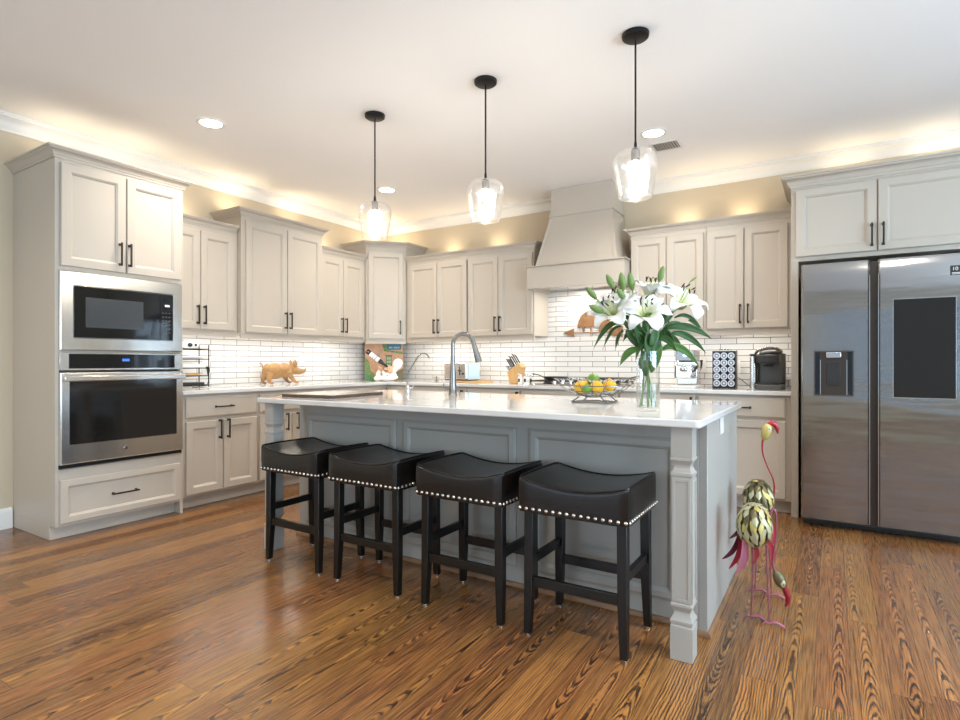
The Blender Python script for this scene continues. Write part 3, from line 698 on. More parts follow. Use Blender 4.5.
# slab with rounded corners
def rrect(x0, x1, y0, y1, r, n=5):
    p = []
    for (cx, cy, a0) in ((x1 - r, y1 - r, 0), (x0 + r, y1 - r, 90), (x0 + r, y0 + r, 180), (x1 - r, y0 + r, 270)):
        for k in range(n + 1):
            a = math.radians(a0 + 90 * k / n); p.append((cx + r * math.cos(a), cy + r * math.sin(a)))
    return p
tag(MB().prism(rrect(1.797, 4.350, -3.151, -1.99, .022), .885, .915, 'z').build('island_countertop', 'quartz', bevel=.005), 'white quartz slab on top of the island', 'countertop')

# ------------------------------------------------------------------ stools
def make_stool():
    t = thing('bar_stool', '', 'bar stool', (0, 0, 0))
    sw, sd = .233, .20
    nx, ny = 18, 12
    m = MB(); loops = []
    def top(x, y):
        u = x / sw; v = y / sd
        return .624 + .036 * u * u + .004 * math.cos(v * PI / 2)
    # perimeter loops from bottom to top, then cap grid
    per = []
    for i in range(nx): per.append((-sw + 2 * sw * i / nx, -sd))
    for j in range(ny): per.append((sw, -sd + 2 * sd * j / ny))
    for i in range(nx): per.append((sw - 2 * sw * i / nx, sd))
    for j in range(ny): per.append((-sw, sd - 2 * sd * j / ny))
    def loop(zf, off):
        r = []
        for (x, y) in per:
            cx = max(-sw + .02, min(sw - .02, x)); cy = max(-sd + .02, min(sd - .02, y))
            dx, dy = x - cx, y - cy; L_ = math.hypot(dx, dy)
            if L_ > 1e-6: dx, dy = dx / L_ * .02, dy / L_ * .02
            k = (.02 + off) / .02
            X_, Y_ = cx + dx * k, cy + dy * k
            r.append((X_, Y_, zf(X_, Y_)))
        return r
    loops = [loop(lambda x, y: .518, -.012), loop(lambda x, y: .518, -.001), loop(lambda x, y: .540, 0), loop(lambda x, y: .575, .002), loop(lambda x, y: top(x, y) - .014, .001), loop(lambda x, y: top(x, y) - .005, 0), loop(lambda x, y: top(x, y) - .001, -.005), loop(lambda x, y: top(x, y) + .001, -.019)]
    for s_ in (.8, .6, .4, .2):
        loops.append([(p[0] * s_, p[1] * s_, top(p[0] * s_, p[1] * s_)) for p in loops[7]])
    m.loft(loops); m.build('seat', 'leather', t, smooth=60)
    pp = [(x * 1.0, y * 1.0, z) for x, y, z in [(p[0], p[1], p[2] + .002) for p in loops[6]]]
    MB().tube(pp, .0032, 6, closed=True).build('piping', 'leather', t, smooth=60)
    nm = MB(); k = 0
    def nail(x, y, nx_, ny_):
        mt = Matrix.Translation((x, y, .532)) @ Vector((0, 0, 1)).rotation_difference(Vector((nx_, ny_, 0))).to_matrix().to_4x4()
        nm.lathe([(.0080, 0), (.0070, .0026), (.0040, .0046), (.0005, .0052)], 8, mtx=mt)
    n1 = 16
    for i in range(n1):
        x = -sw + .012 + (2 * sw - .024) * i / (n1 - 1); nail(x, -sd - .0005, 0, -1); nail(x, sd + .0005, 0, 1)
    for j in range(14):
        y = -sd + .012 + (2 * sd - .024) * j / 13; nail(sw + .0005, y, 1, 0); nail(-sw - .0005, y, -1, 0)
    nm.build('nailhead_trim', 'nail', t, smooth=60)
    MB().box(-.190, .190, -.150, .150, .500, .5175).build('seat_frame', 'black_wood', t, bevel=.002)
    fx, fy = .216, .170
    for sx in (-1, 1):
        for sy in (-1, 1):
            lg = MB(); x, y = sx * (fx - .018), sy * (fy - .0155)
            ls = []
            for z, q, o_ in ((.008, .0145, .0055), (.20, .0185, 0), (.515, .0195, -.002)):
                cx, cy = x + sx * o_, y + sy * o_
                ls.append([(cx - q, cy - q, z), (cx + q, cy - q, z), (cx + q, cy + q, z), (cx - q, cy + q, z)])
            o = lg.loft(ls).build('leg', 'black_wood', t, bevel=.002)
            MB().lathe([(.010, 0.0005), (.010, .0078)], 12, (x + sx * .0055, y + sy * .0055, 0)).build('glide', 'nail', o)
    for sy, z in ((-1, .205), (1, .205)):
        MB().box(-.180, .180, sy * (fy - .0155) - .010, sy * (fy - .0155) + .010, z, z + .040).build('stretcher', 'black_wood', t, bevel=.002)
    for sx in (-1, 1):
        MB().box(sx * (fx - .018) - .010, sx * (fx - .018) + .010, -.136, .136, .285, .323).build('stretcher', 'black_wood', t, bevel=.002)
    return t
st = make_stool()
SL = ['black leather saddle bar stool, leftmost of four, nearest the island left post', 'black leather saddle bar stool, second from the left at the island',
      'black leather saddle bar stool, third from the left at the island', 'black leather saddle bar stool, rightmost, nearest the right island post']
for i, (x, rz) in enumerate(((2.236, .0), (2.780, .0), (3.353, .0), (3.890, .0))):
    o = st if i == 0 else dup(st, (0, 0, 0), 0)
    o.location = (x, -3.072, 0); o.rotation_euler = (0, 0, rz); o['label'] = SL[i]; o['group'] = 'bar stools along the island'

# ------------------------------------------------------------------ ceiling fittings
def make_pendant():
    t = thing('pendant_light', '', 'pendant light', (0, 0, H))
    MB().lathe([(.001, -.024), (.058, -.024), (.066, -.018), (.066, -.010), (.068, -.008), (.068, -.001)], 32).build('canopy', 'black_metal', t, smooth=40)
    MB().lathe([(.005, -.58), (.005, -.024)], 12).build('rod', 'black_metal', t)
    MB().lathe([(.007, -.552), (.008, -.572), (.018, -.590), (.019, -.594)], 20).build('socket_cap', 'black_metal', t)
    MB().lathe([(.017, -.645), (.022, -.640), (.022, -.594), (.010, -.592)], 20).build('socket', 'nickel', t)
    prof = [(.018, -.592), (.054, -.594), (.080, -.602), (.100, -.619), (.110, -.643), (.112, -.668), (.108, -.705), (.098, -.760), (.089, -.805), (.084, -.830)]
    g = MB(); g.lathe(prof, 40, caps=False)
    g.lathe([(r - .003, z + (.003 if i == 0 else 0)) for i, (r, z) in enumerate(prof)][1:], 40, caps=False)
    g.lathe([(.0825, -.831), (.0855, -.830), (.0855, -.827), (.0825, -.827), (.0825, -.831)], 40, caps=False)
    g.build('glass_shade', 'seeded', t, smooth=80)
    MB().lathe([(.010, -.640), (.012, -.652), (.019, -.672), (.021, -.688), (.019, -.702), (.011, -.713), (.001, -.716)], 20).build('bulb', 'bulb', t, smooth=80)
    l = bpy.data.lights.new('pendant_lamp', 'POINT'); l.energy = P_PEND; l.color = WARM2; l.shadow_soft_size = .05
    o = bpy.data.objects.new('pendant_lamp', l); C.objects.link(o); o.location = (0, 0, -.70); o.parent = t; l.shadow_soft_size = .02; l.energy = P_PEND
    return t
pd = make_pendant()
for i, (x, lab) in enumerate(((2.141, 'left of the three glass pendant lights over the island'), (3.016, 'middle of the three glass pendant lights over the island'), (3.910, 'right of the three glass pendant lights, largest and nearest, over the island'))):
    o = pd if i == 0 else dup(pd, (0, 0, 0), 0)
    o.location = (x, -2.472, H - .0005); o['label'] = lab; o['group'] = 'glass pendants over the island'
def make_down():
    t = thing('recessed_downlight', '', 'ceiling light', (0, 0, H))
    MB().lathe([(.070, -.002), (.074, -.006), (.092, -.005), (.095, -.001)], 36, caps=False).build('trim_ring', 'white_plastic', t, smooth=60)
    MB().lathe([(.001, -.003), (.071, -.003)], 36, caps=False).build('lens', 'downlight_lens', t)
    l = bpy.data.lights.new('downlight_lamp', 'AREA'); l.shape = 'DISK'; l.size = .14; l.energy = P_DOWN; l.color = WARM2; l.spread = math.radians(140)
    o = bpy.data.objects.new('downlight_lamp', l); C.objects.link(o); o.location = (0, 0, -.008); o.parent = t
    return t
dn = make_down()
DP = [(1.08, -2.98, 'round recessed ceiling light above the tall oven cabinet side of the room'), (1.10, -1.17, 'round recessed ceiling light near the room corner, beside the left pendant'), (3.655, -1.17, 'round recessed ceiling light beside the ceiling vent'),
      (5.3, -2.98, 'round recessed ceiling light out of view to the right'), (3.655, -4.8, 'round recessed ceiling light behind the camera side, centre'), (1.3, -5.2, 'round recessed ceiling light in the near left of the room'), (6.2, -5.2, 'round recessed ceiling light in the near right of the room'), (3.6, -7.2, 'round recessed ceiling light at the far end behind the camera')]
for i, (x, y, lab) in enumerate(DP):
    o = dn if i == 0 else dup(dn, (0, 0, 0), 0)
    o.location = (x, y, H - .0005); o['label'] = lab; o['group'] = 'recessed ceiling lights'
t = thing('ceiling_vent', 'small rectangular louvred air vent in the ceiling beside a recessed light', 'air vent', (3.675, -.88, H - .001))
MB().box(-.115, .115, -.100, -.078, -.006, 0).box(-.115, .115, .078, .100, -.006, 0).box(-.115, -.093, -.078, .078, -.006, 0).box(.093, .115, -.078, .078, -.006, 0).build('frame', 'white_plastic', t, bevel=.001, seg=1)
MB().box(-.093, .093, -.078, .078, -.0012, -.0004).build('duct_opening', 'grey_plastic', t)
m = MB()
for k in range(9):
    x = -.088 + k * .0205; m.add([(x, -.078, -.001), (x + .002, -.078, -.001), (x + .011, -.078, -.007), (x + .009, -.078, -.007), (x, .078, -.001), (x + .002, .078, -.001), (x + .011, .078, -.007), (x + .009, .078, -.007)], [(0, 1, 2, 3), (4, 5, 6, 7), (0, 1, 5, 4), (1, 2, 6, 5), (2, 3, 7, 6), (3, 0, 4, 7)])
m.build('louvres', 'white_plastic', t)

# ------------------------------------------------------------------ faucets
t = thing('kitchen_faucet', 'tall brushed nickel gooseneck faucet on the island', 'faucet', (2.661, -2.30, .9155))
bx, by = .945, .328   # reach direction
def arc(pts): return [(x * bx, x * by, z) for x, z in pts]
m = MB(); m.lathe([(.030, 0), (.029, .006), (.0255, .012), (.0235, .05), (.020, .14), (.0155, .22), (.014, .26)], 20)
m.build('body', 'nickel', t, smooth=60)
R = .070; pts = [(0, .25)] + [(0, .29)] + [(R - R * math.cos(a), .325 + R * 1.05 * math.sin(a)) for a in [PI * k / 14 * .93 for k in range(15)]]
lx, lz = pts[-1]
m = MB().tube(arc(pts), .0135, 14); m.build('neck', 'nickel', t, smooth=60)
m = MB().tube(arc([(lx, lz + .004), (lx + .008, lz - .03), (lx + .022, lz - .075), (lx + .036, lz - .125)]), [.0138, .016, .0195, .0225], 16)
m.build('spray_head', 'nickel', t, smooth=60)
m = MB().tube([(0, 0, .035), (-.055, -.02, .040)], .009, 10); m.tube([(-.052, -.019, .036), (-.060, -.022, .075)], [.006, .005], 8)
m.build('lever', 'nickel', t, smooth=60)
t = thing('water_faucet', 'slim chrome filtered water faucet left of the tall faucet', 'faucet', (2.335, -2.36, .9155))
m = MB(); m.lathe([(.022, 0), (.021, .006), (.0135, .010), (.0135, .055), (.008, .062), (.0065, .068)], 18); m.build('body', 'chrome', t, smooth=50)
fp = [(0, .066), (0, .125), (.006, .15), (.055, .225), (.072, .252), (.095, .272), (.118, .274), (.138, .262), (.150, .240)]
MB().tube(arc(fp), .0048, 10).build('spout', 'nickel', t, smooth=60)
MB().tube([(.0, 0, .04), (.030, .012, .042)], .0045, 8).tube([(.028, .011, .038), (.036, .014, .058)], .0035, 8).build('lever', 'chrome', t, smooth=60)

# ------------------------------------------------------------------ serving board on the island
t = thing('serving_board', 'flat dark-edged serving board lying on the left end of the island', 'serving board', (2.285, -2.985, .9155), math.radians(174 + 90))
# local x: along depth, local y: along width
t.rotation_euler = (0, 0, math.radians(6))
MB().prism(rrect(-.41, 0, 0, .50, .012), 0, .018, 'z').build('rim', 'darkwood', t, bevel=.002)
MB().prism(rrect(-.398, -.012, .012, .488, .01), .0182, .0195, 'z').build('surface', mat('pale_board', (0.62, 0.53, 0.46), .15, var=.25, vscale=3), t)

# ------------------------------------------------------------------ fruit bowl
t = thing('wire_fruit_bowl', 'shallow silver wire fruit bowl with leaf rim on the island', 'bowl', (3.685, -2.45, .9155))
bp_ = [(.05, .030), (.10, .040), (.15, .062), (.19, .092), (.215, .125)]
m = MB()
for k in range(4):
    r, z = bp_[k + 1] if k < 4 else bp_[4]
    m.tube([(r * math.cos(2 * PI * i / 40), r * .92 * math.sin(2 * PI * i / 40), z) for i in range(40)], .0028, 6, closed=True)
m.tube([(.05 * math.cos(2 * PI * i / 24), .05 * math.sin(2 * PI * i / 24), .030) for i in range(24)], .0028, 6, closed=True)
for k in range(18):
    a = 2 * PI * k / 18; m.tube([(r * math.cos(a + .5 * r), r * .92 * math.sin(a + .5 * r), z + .001) for r, z in bp_], .0018, 5)
m.build('wire_basket', 'nickel', t, smooth=60)
m = MB()
for k in range(24):
    a = 2 * PI * k / 24; r = .205
    c = Vector((r * math.cos(a), r * .92 * math.sin(a), .112)); rad = Vector((math.cos(a), math.sin(a), .9)).normalized(); tn = Vector((-math.sin(a), math.cos(a), 0)); nn = rad.cross(tn)
    for sgn in (-1, 1):
        ax = (rad + tn * sgn * .7).normalized(); wd = ax.cross(nn)
        m.loft([[c + ax * .002, c + ax * .002 + nn * .001], [c + ax * .014 + wd * .006, c + ax * .014 + wd * .006 + nn * .001], [c + ax * .03, c + ax * .03 + nn * .001], [c + ax * .014 - wd * .006, c + ax * .014 - wd * .006 + nn * .001], [c + ax * .002, c + ax * .002 + nn * .001]], False, False)
        m.add([c + ax * .002, c + ax * .014 + wd * .006, c + ax * .03, c + ax * .014 - wd * .006], [(0, 1, 2, 3)])
m.build('leaf_rim', 'chrome', t)
m = MB()
for s in (-1, 1):
    m.tube([(s * .06, -.07, .032), (s * .095, -.085, .004), (s * .095, .085, .004), (s * .06, .07, .032)], .0038, 8)
m.tube([(-.095, -.07, .004), (.095, -.07, .004)], .0038, 8); m.tube([(-.095, .07, .004), (.095, .07, .004)], .0038, 8)
m.build('foot', 'nickel', t, smooth=60)
def fruit(name, lab, cat, loc, r, material, nub=0, rot=(0, 0, 0)):
    o = MB(); o.lathe([(.001, -r * 1.0 - nub * .5), (r * .25, -r * .93 - nub * .2), (r * .62, -r * .74), (r * .9, -r * .38), (r, 0), (r * .9, r * .38), (r * .62, r * .74), (r * .25, r * .93 + nub * .2), (r * .08, r * 1.0 + nub * .7), (.001, r * 1.0 + nub)], 24, mtx=Euler(rot).to_matrix().to_4x4())
    o = o.build(name, material, smooth=80); o.location = loc
    tag(o, lab, cat, 'fruit in the wire bowl'); return o
B0 = Vector((3.675, -2.45, .9135))
fruit('lemon', 'yellow lemon lying at the left of the wire bowl', 'lemon', B0 + Vector((-.050, -.045, .084)), .036, 'lemon', .008, (0, 1.4, .6))
fruit('lemon', 'yellow lemon behind the left front lemon in the bowl', 'lemon', B0 + Vector((-.058, .030, .086)), .034, 'lemon')
fruit('lemon', 'yellow lemon at the right front of the wire bowl', 'lemon', B0 + Vector((.040, -.048, .084)), .036, 'lemon', .008, (0, 1.4, -.5))
fruit('lemon', 'large yellow lemon at the far right of the bowl', 'lemon', B0 + Vector((.084, .020, .094)), .036, 'lemon')
fruit('lime', 'dark green lime on top of the fruit heap', 'lime', B0 + Vector((.000, .005, .122)), .034, 'lime', .004, (0, 1.2, 1.0))
fruit('lime', 'green lime low at the front between the lemons', 'lime', B0 + Vector((-.006, -.072, .076)), .026, 'lime', .004, (0, 1.2, .1))
def fuse(m, name, mtl, parent, vox=.004, it=4):
    # one continuous body: the shapes are welded into a single skin
    o = m.build(name, mtl, parent, smooth=80)
    r = o.modifiers.new('fuse', 'REMESH'); r.mode = 'VOXEL'; r.voxel_size = vox; r.use_smooth_shade = True
    q = o.modifiers.new('smooth', 'SMOOTH'); q.iterations = it; q.factor = .6
    return o
# ------------------------------------------------------------------ vase and lilies
VX, VY, VZ = 4.074, -2.84, .9155
t = thing('glass_vase', 'tall clear cylindrical glass vase holding the lilies on the island', 'vase', (VX, VY, VZ))
g = MB().lathe([(.001, 0), (.047, 0), (.050, .004), (.050, .262)], 40, caps=False)
g.lathe([(.001, .014), (.044, .014), (.0465, .018), (.0465, .262)], 40, caps=False); g.lathe([(.0465, .262), (.0483, .2645), (.050, .262)], 40, caps=False)
g.build('glass', 'glass', t, smooth=60)
MB().lathe([(.001, .0145), (.0455, .0145), (.0458, .12), (.001, .12)], 32, caps=False).build('water', glass('water', (.95, .97, .96), base=.03, edge=.35), t, smooth=60)
cr_ = Vector((math.cos(math.radians(31.94)), math.sin(math.radians(31.94)), 0))   # the camera's right, along which the bouquet is laid out
cf_ = Vector((-cr_.y, cr_.x, 0))                                                  # away, towards the range hood
def W(a, b_, z): return cr_ * a + cf_ * b_ + Vector((0, 0, z))
def petal_mesh(L_, wid, curl, n=12, k=6, ruffle=.0055, seed=0):
    # petal along +x rising in z then curling back; returns verts grid and 'along' values
    rnd = random.Random(seed); ph = rnd.random() * 6
    vs = []; al = []
    x = z = 0; ang = math.radians(62)
    for i in range(n + 1):
        s = i / n
        w_ = wid * (math.sin(PI * min(1, .10 + .90 * s ** 1.25)) ** .62)
        if i == n: w_ = .0008
        tx, tz = math.cos(ang), math.sin(ang); nx_, nz_ = -tz, tx
        for j in range(-k // 2, k // 2 + 1):
            q = j / (k / 2)
            cup = (q * q) * w_ * .45 * (1 - s * .9) + ruffle * math.sin(s * 16 + ph + q * 2) * abs(q) * min(1, s * 1.6)
            rib = -.0015 * math.exp(-q * q * 14)
            vs.append((x + nx_ * (cup + rib), q * w_, z + nz_ * (cup + rib))); al.append(s)
        ang -= curl * (0.35 + 1.5 * s * s) / n
        x += math.cos(ang) * L_ / n; z += math.sin(ang) * L_ / n
    return vs, al, n, k
def add_petal(parent, mtx, L_, wid, curl, seed):
    vs, al, n, k = petal_mesh(L_, wid, curl, seed=seed)
    kk = k + 1; th = .0009
    top = [mtx @ Vector(v) for v in vs]
    me = bpy.data.meshes.new('petal'); fs = []
    for i in range(n):
        for j in range(k): a = i * kk + j; fs.append((a, a + 1, a + kk + 1, a + kk))
    me.from_pydata([tuple(p) for p in top], [], fs)
    at = me.attributes.new('along', 'FLOAT', 'POINT')
    for i, v in enumerate(al): at.data[i].value = v
    me.polygons.foreach_set('use_smooth', [True] * len(me.polygons)); me.materials.append(M['petal'])
    o = bpy.data.objects.new('petal', me); C.objects.link(o); o.parent = parent
    sd = o.modifiers.new('thick', 'SOLIDIFY'); sd.thickness = th
    return o
def leaf_path(p0, p1, wid, rise, mtl, parent, tw=0):
    # a lanceolate leaf bowing from p0 to its tip p1
    n = 14; c = (p0 + p1) / 2 + Vector((0, 0, rise * 2)); vs = []; fs = []
    for i in range(n + 1):
        s = i / n; p = p0 * (1 - s) ** 2 + c * 2 * s * (1 - s) + p1 * s * s
        d = ((c - p0) * (1 - s) + (p1 - c) * s).normalized()
        w_ = max(wid * (.82 if wid > .019 else 1.0) * (math.sin(PI * (.06 + .94 * s ** .85)) ** .8), .0006) if i < n else .0005
        side = d.cross(Vector((.25, -.9, .35))); side.normalize(); side = Matrix.Rotation(tw + .5 * (s - .3), 3, d) @ side; up = side.cross(d).normalized()
        for j in (-2, -1, 0, 1, 2):
            q = j / 2; vs.append(tuple(p + side * q * w_ + up * (abs(q) * w_ * .35 + .0015 * math.sin(s * 9 + j))))
    for i in range(n):
        for j in range(4): a = i * 5 + j; fs.append((a, a + 1, a + 6, a + 5))
    me = bpy.data.meshes.new('leaf'); me.from_pydata(vs, [], fs); me.polygons.foreach_set('use_smooth', [True] * len(me.polygons)); me.materials.append(M[mtl])
    o = bpy.data.objects.new('leaf', me); C.objects.link(o); o.parent = parent
    sd = o.modifiers.new('thick', 'SOLIDIFY'); sd.thickness = .0011
    return o
def frame_to(d, roll=0):
    d = Vector(d).normalized(); return (Vector((0, 0, 1)).rotation_difference(d).to_matrix() @ Matrix.Rotation(roll, 3, 'Z')).to_4x4()
def lily(label, base, head, face, size=1.0, buds=(), leaves=(), curl=2.2, roll=0, open_=True):
    t = thing('lily_stem', label, 'lily', (VX, VY, VZ), 0, 'lilies in the glass vase')
    base = W(*base); head = W(*head); face = W(*face).normalized()
    neck = Vector((base.x * -.15 + head.x * .12, base.y * -.15 + head.y * .12, .265))
    # keep the stem inside the vase mouth
    h2 = Vector((neck.x, neck.y, 0)); 
    if h2.length > .030: neck.x *= .030 / h2.length; neck.y *= .030 / h2.length
    back = head - face * .055 * size
    pts = []
    P0, P1, P2, P3 = base, neck, neck + (neck - base).normalized() * .10 + Vector((0, 0, .03)), back
    for i in range(7): s = i / 6; pts.append(P0.lerp(P1, s))
    for i in range(1, 11):
        s = i / 10; a = P1.lerp(P2, s); b_ = P2.lerp(P3, s); pts.append(a.lerp(b_, s))
    MB().tube(pts, [.0036] * 12 + [.0032] * 5, 8).build('stem', 'stem', t, smooth=80)
    mt = Matrix.Translation(back) @ frame_to(face, roll)
    if open_:
        for k in range(6):
            inner = k % 2
            add_petal(t, mt @ Matrix.Rotation(k * PI / 3, 4, 'Z') @ Matrix.Translation((.004, 0, .0 if inner else -.002)), .142 * size, (.040 if inner else .030) * size, curl + random.uniform(-.35, .35), k + int(size * 100))
        for k in range(6):
            a = k * PI / 3 + .5; tip = Vector((.026 * math.cos(a), .026 * math.sin(a), .098)) * size
            s_ = MB().tube([mt @ Vector((.002 * math.cos(a), .002 * math.sin(a), .006)), mt @ Vector((.012 * math.cos(a), .012 * math.sin(a), .05 * size)), mt @ tip], .0011, 6).build('stamen', 'pistil', t)
            MB().ball((0, 0, 0), (.0034, .0034, .0135), 8, 6, mtx=mt @ Matrix.Translation(tip) @ Euler((PI / 2 * .35, 0, a)).to_matrix().to_4x4()).build('anther', 'anther', s_, smooth=80)
        MB().tube([mt @ Vector((0, 0, 0)), mt @ Vector((.003, 0, .06 * size)), mt @ Vector((.006, .002, .105 * size))], [.0022, .0018, .0036], 8).build('pistil', 'pistil', t, smooth=80)
    for (bp, bd_, L_, bw) in buds:
        p = W(*bp); dd = W(*bd_).normalized()
        q = frame_to(dd)
        MB().lathe([(.002, 0), (bw * .6, L_ * .12), (bw, L_ * .4), (bw * .92, L_ * .6), (bw * .55, L_ * .86), (.002, L_)], 12, mtx=Matrix.Translation(p) @ q).build('bud', 'bud', t, smooth=80)
        MB().tube([pts[12], (pts[14] + p) / 2 + Vector((0, 0, -.01)), p], .0020, 6).build('bud_stalk', 'stem', t, smooth=80)
    for (p0, p1, wid, rise, b0, b1, mtl, tw) in leaves: leaf_path(W(p0[0], b0, p0[1]), W(p1[0], b1, p1[1]), wid, rise, mtl, t, tw)
    return t
# a: right of frame (m), b: away, z above the island.  (scale near the vase: about 0.0047 m per pixel)
lily('white lily facing the viewer at the centre of the bouquet', (-.006, -.02, .018), (-.036, -.085, .440), (-.12, -.80, .75), 1.0, roll=.3, curl=2.9,
     leaves=[((-.011, .383), (.040, .473), .024, 0, -.03, -.05, 'leaf', .2), ((.044, .375), (.052, .470), .034, 0, -.03, -.045, 'leaf', .1), ((-.02, .29), (-.075, .215), .013, .03, -.04, -.07, 'leaf', .4), ((.02, .37), (-.04, .41), .013, .02, -.06, -.09, 'leaf', .2), ((.03, .31), (.105, .25), .014, .03, -.04, -.07, 'leaf', .4), ((-.001, .242), (-.021, .353), .030, 0, -.03, -.06, 'leaf', .3), ((.009, .170), (.046, .295), .017, 0, -.015, -.055, 'leaf2', .1),
             ((.049, .267), (.203, .192), .020, .045, -.03, -.06, 'leaf2', .2)])
lily('white lily facing left at the left side of the bouquet', (.036, .0, .018), (-.172, -.04, .448), (-.45, -.62, .70), 1.0, roll=.1, curl=2.7,
     buds=[((-.222, .00, .488), (-.045, 0, .05), .075, .014), ((-.200, -.03, .430), (-.06, -.01, .025), .075, .016)],
     leaves=[((-.102, .383), (-.247, .267), .013, .045, -.01, -.03, 'leaf', 0), ((-.072, .398), (-.192, .391), .015, .012, -.03, -.06, 'leaf', .3), ((-.046, .267), (-.137, .197), .026, .020, -.02, -.05, 'leaf2', .3),
             ((-.102, .353), (-.031, .257), .024, .01, -.02, -.02, 'leaf', .2), ((-.077, .333), (-.001, .272), .020, .02, -.04, -.02, 'leaf2', .5)])
lily('large white lily facing right and up, at the right of the bouquet', (-.036, .0, .018), (.150, -.02, .495), (.28, -.62, .85), 1.06, roll=.5, curl=2.6,
     buds=[((.185, .0, .567), (.025, 0, .018), .034, .005)],
     leaves=[((.069, .358), (.272, .314), .016, .030, -.01, -.02, 'leaf', .2), ((.099, .338), (.255, .252), .014, .030, .0, .0, 'leaf', .3), ((.119, .408), (.248, .353), .008, .035, .01, .02, 'leaf', .3),
             ((.180, .398), (.230, .358), .008, .010, .01, .0, 'leaf', .1), ((.064, .353), (.109, .272), .020, .01, -.01, -.03, 'leaf', .5), ((.094, .333), (.155, .267), .010, .01, -.01, .01, 'leaf', .5)])
lily('white lily opening upward at the top of the bouquet, with dark red anthers', (.012, .03, .018), (.017, .03, .545), (.10, -.25, 1.0), .84, roll=.2, curl=1.5,
     buds=[((.058, .03, .570), (.018, 0, .065), .074, .015)],
     leaves=[((.029, .252), (.029, .353), .030, 0, -.01, -.02, 'leaf', .6), ((.02, .36), (.07, .43), .020, 0, .02, .03, 'leaf', .3), ((.05, .30), (.12, .345), .018, .02, .03, .06, 'leaf', .2), ((.0, .33), (.01, .45), .018, 0, .03, .05, 'leaf', 0), ((.05, .37), (.12, .42), .015, .01, .02, .02, 'leaf', .4), ((.06, .33), (.175, .375), .013, .03, .02, .04, 'leaf2', .3)])
lily('budding lily stem standing at the back left of the bouquet', (.024, .022, .018), (-.075, .055, .505), (-.2, -.05, 1.0), .60, roll=.9, curl=.9, open_=False,
     buds=[((-.145, .02, .538), (-.030, 0, .06), .072, .015), ((-.104, .01, .528), (-.014, -.01, .073), .082, .018), ((-.064, .01, .528), (-.018, -.01, .08), .082, .017), ((-.105, -.02, .485), (-.04, -.03, .04), .070, .014)],
     leaves=[((-.112, .373), (-.192, .267), .009, .03, .02, .03, 'leaf', .3), ((-.102, .353), (-.142, .262), .012, .02, .02, .01, 'leaf', .6), ((-.061, .373), (-.001, .282), .030, 0, -.01, -.01, 'leaf', 0), ((-.031, .182), (-.026, .262), .016, 0, -.01, -.02, 'leaf', 0), ((-.03, .34), (-.08, .42), .018, 0, .03, .05, 'leaf', 0), ((-.08, .36), (-.13, .415), .012, .01, .02, .02, 'leaf', .4), ((-.05, .33), (-.115, .30), .014, .025, .0, -.02, 'leaf', .3)])
lily('smaller white lily tucked behind the left lilies', (-.020, .026, .018), (-.125, .03, .500), (-.15, -.35, .95), .86, roll=.7, curl=2.2,
     leaves=[((-.011, .152), (-.038, .282), .015, 0, -.01, -.03, 'leaf', .1), ((.0, .28), (.02, .37), .024, 0, -.05, -.06, 'leaf', .4), ((-.02, .27), (-.07, .35), .022, .0, -.03, -.04, 'leaf', .3), ((.02, .19), (-.005, .27), .016, 0, .01, .02, 'leaf', .3)])

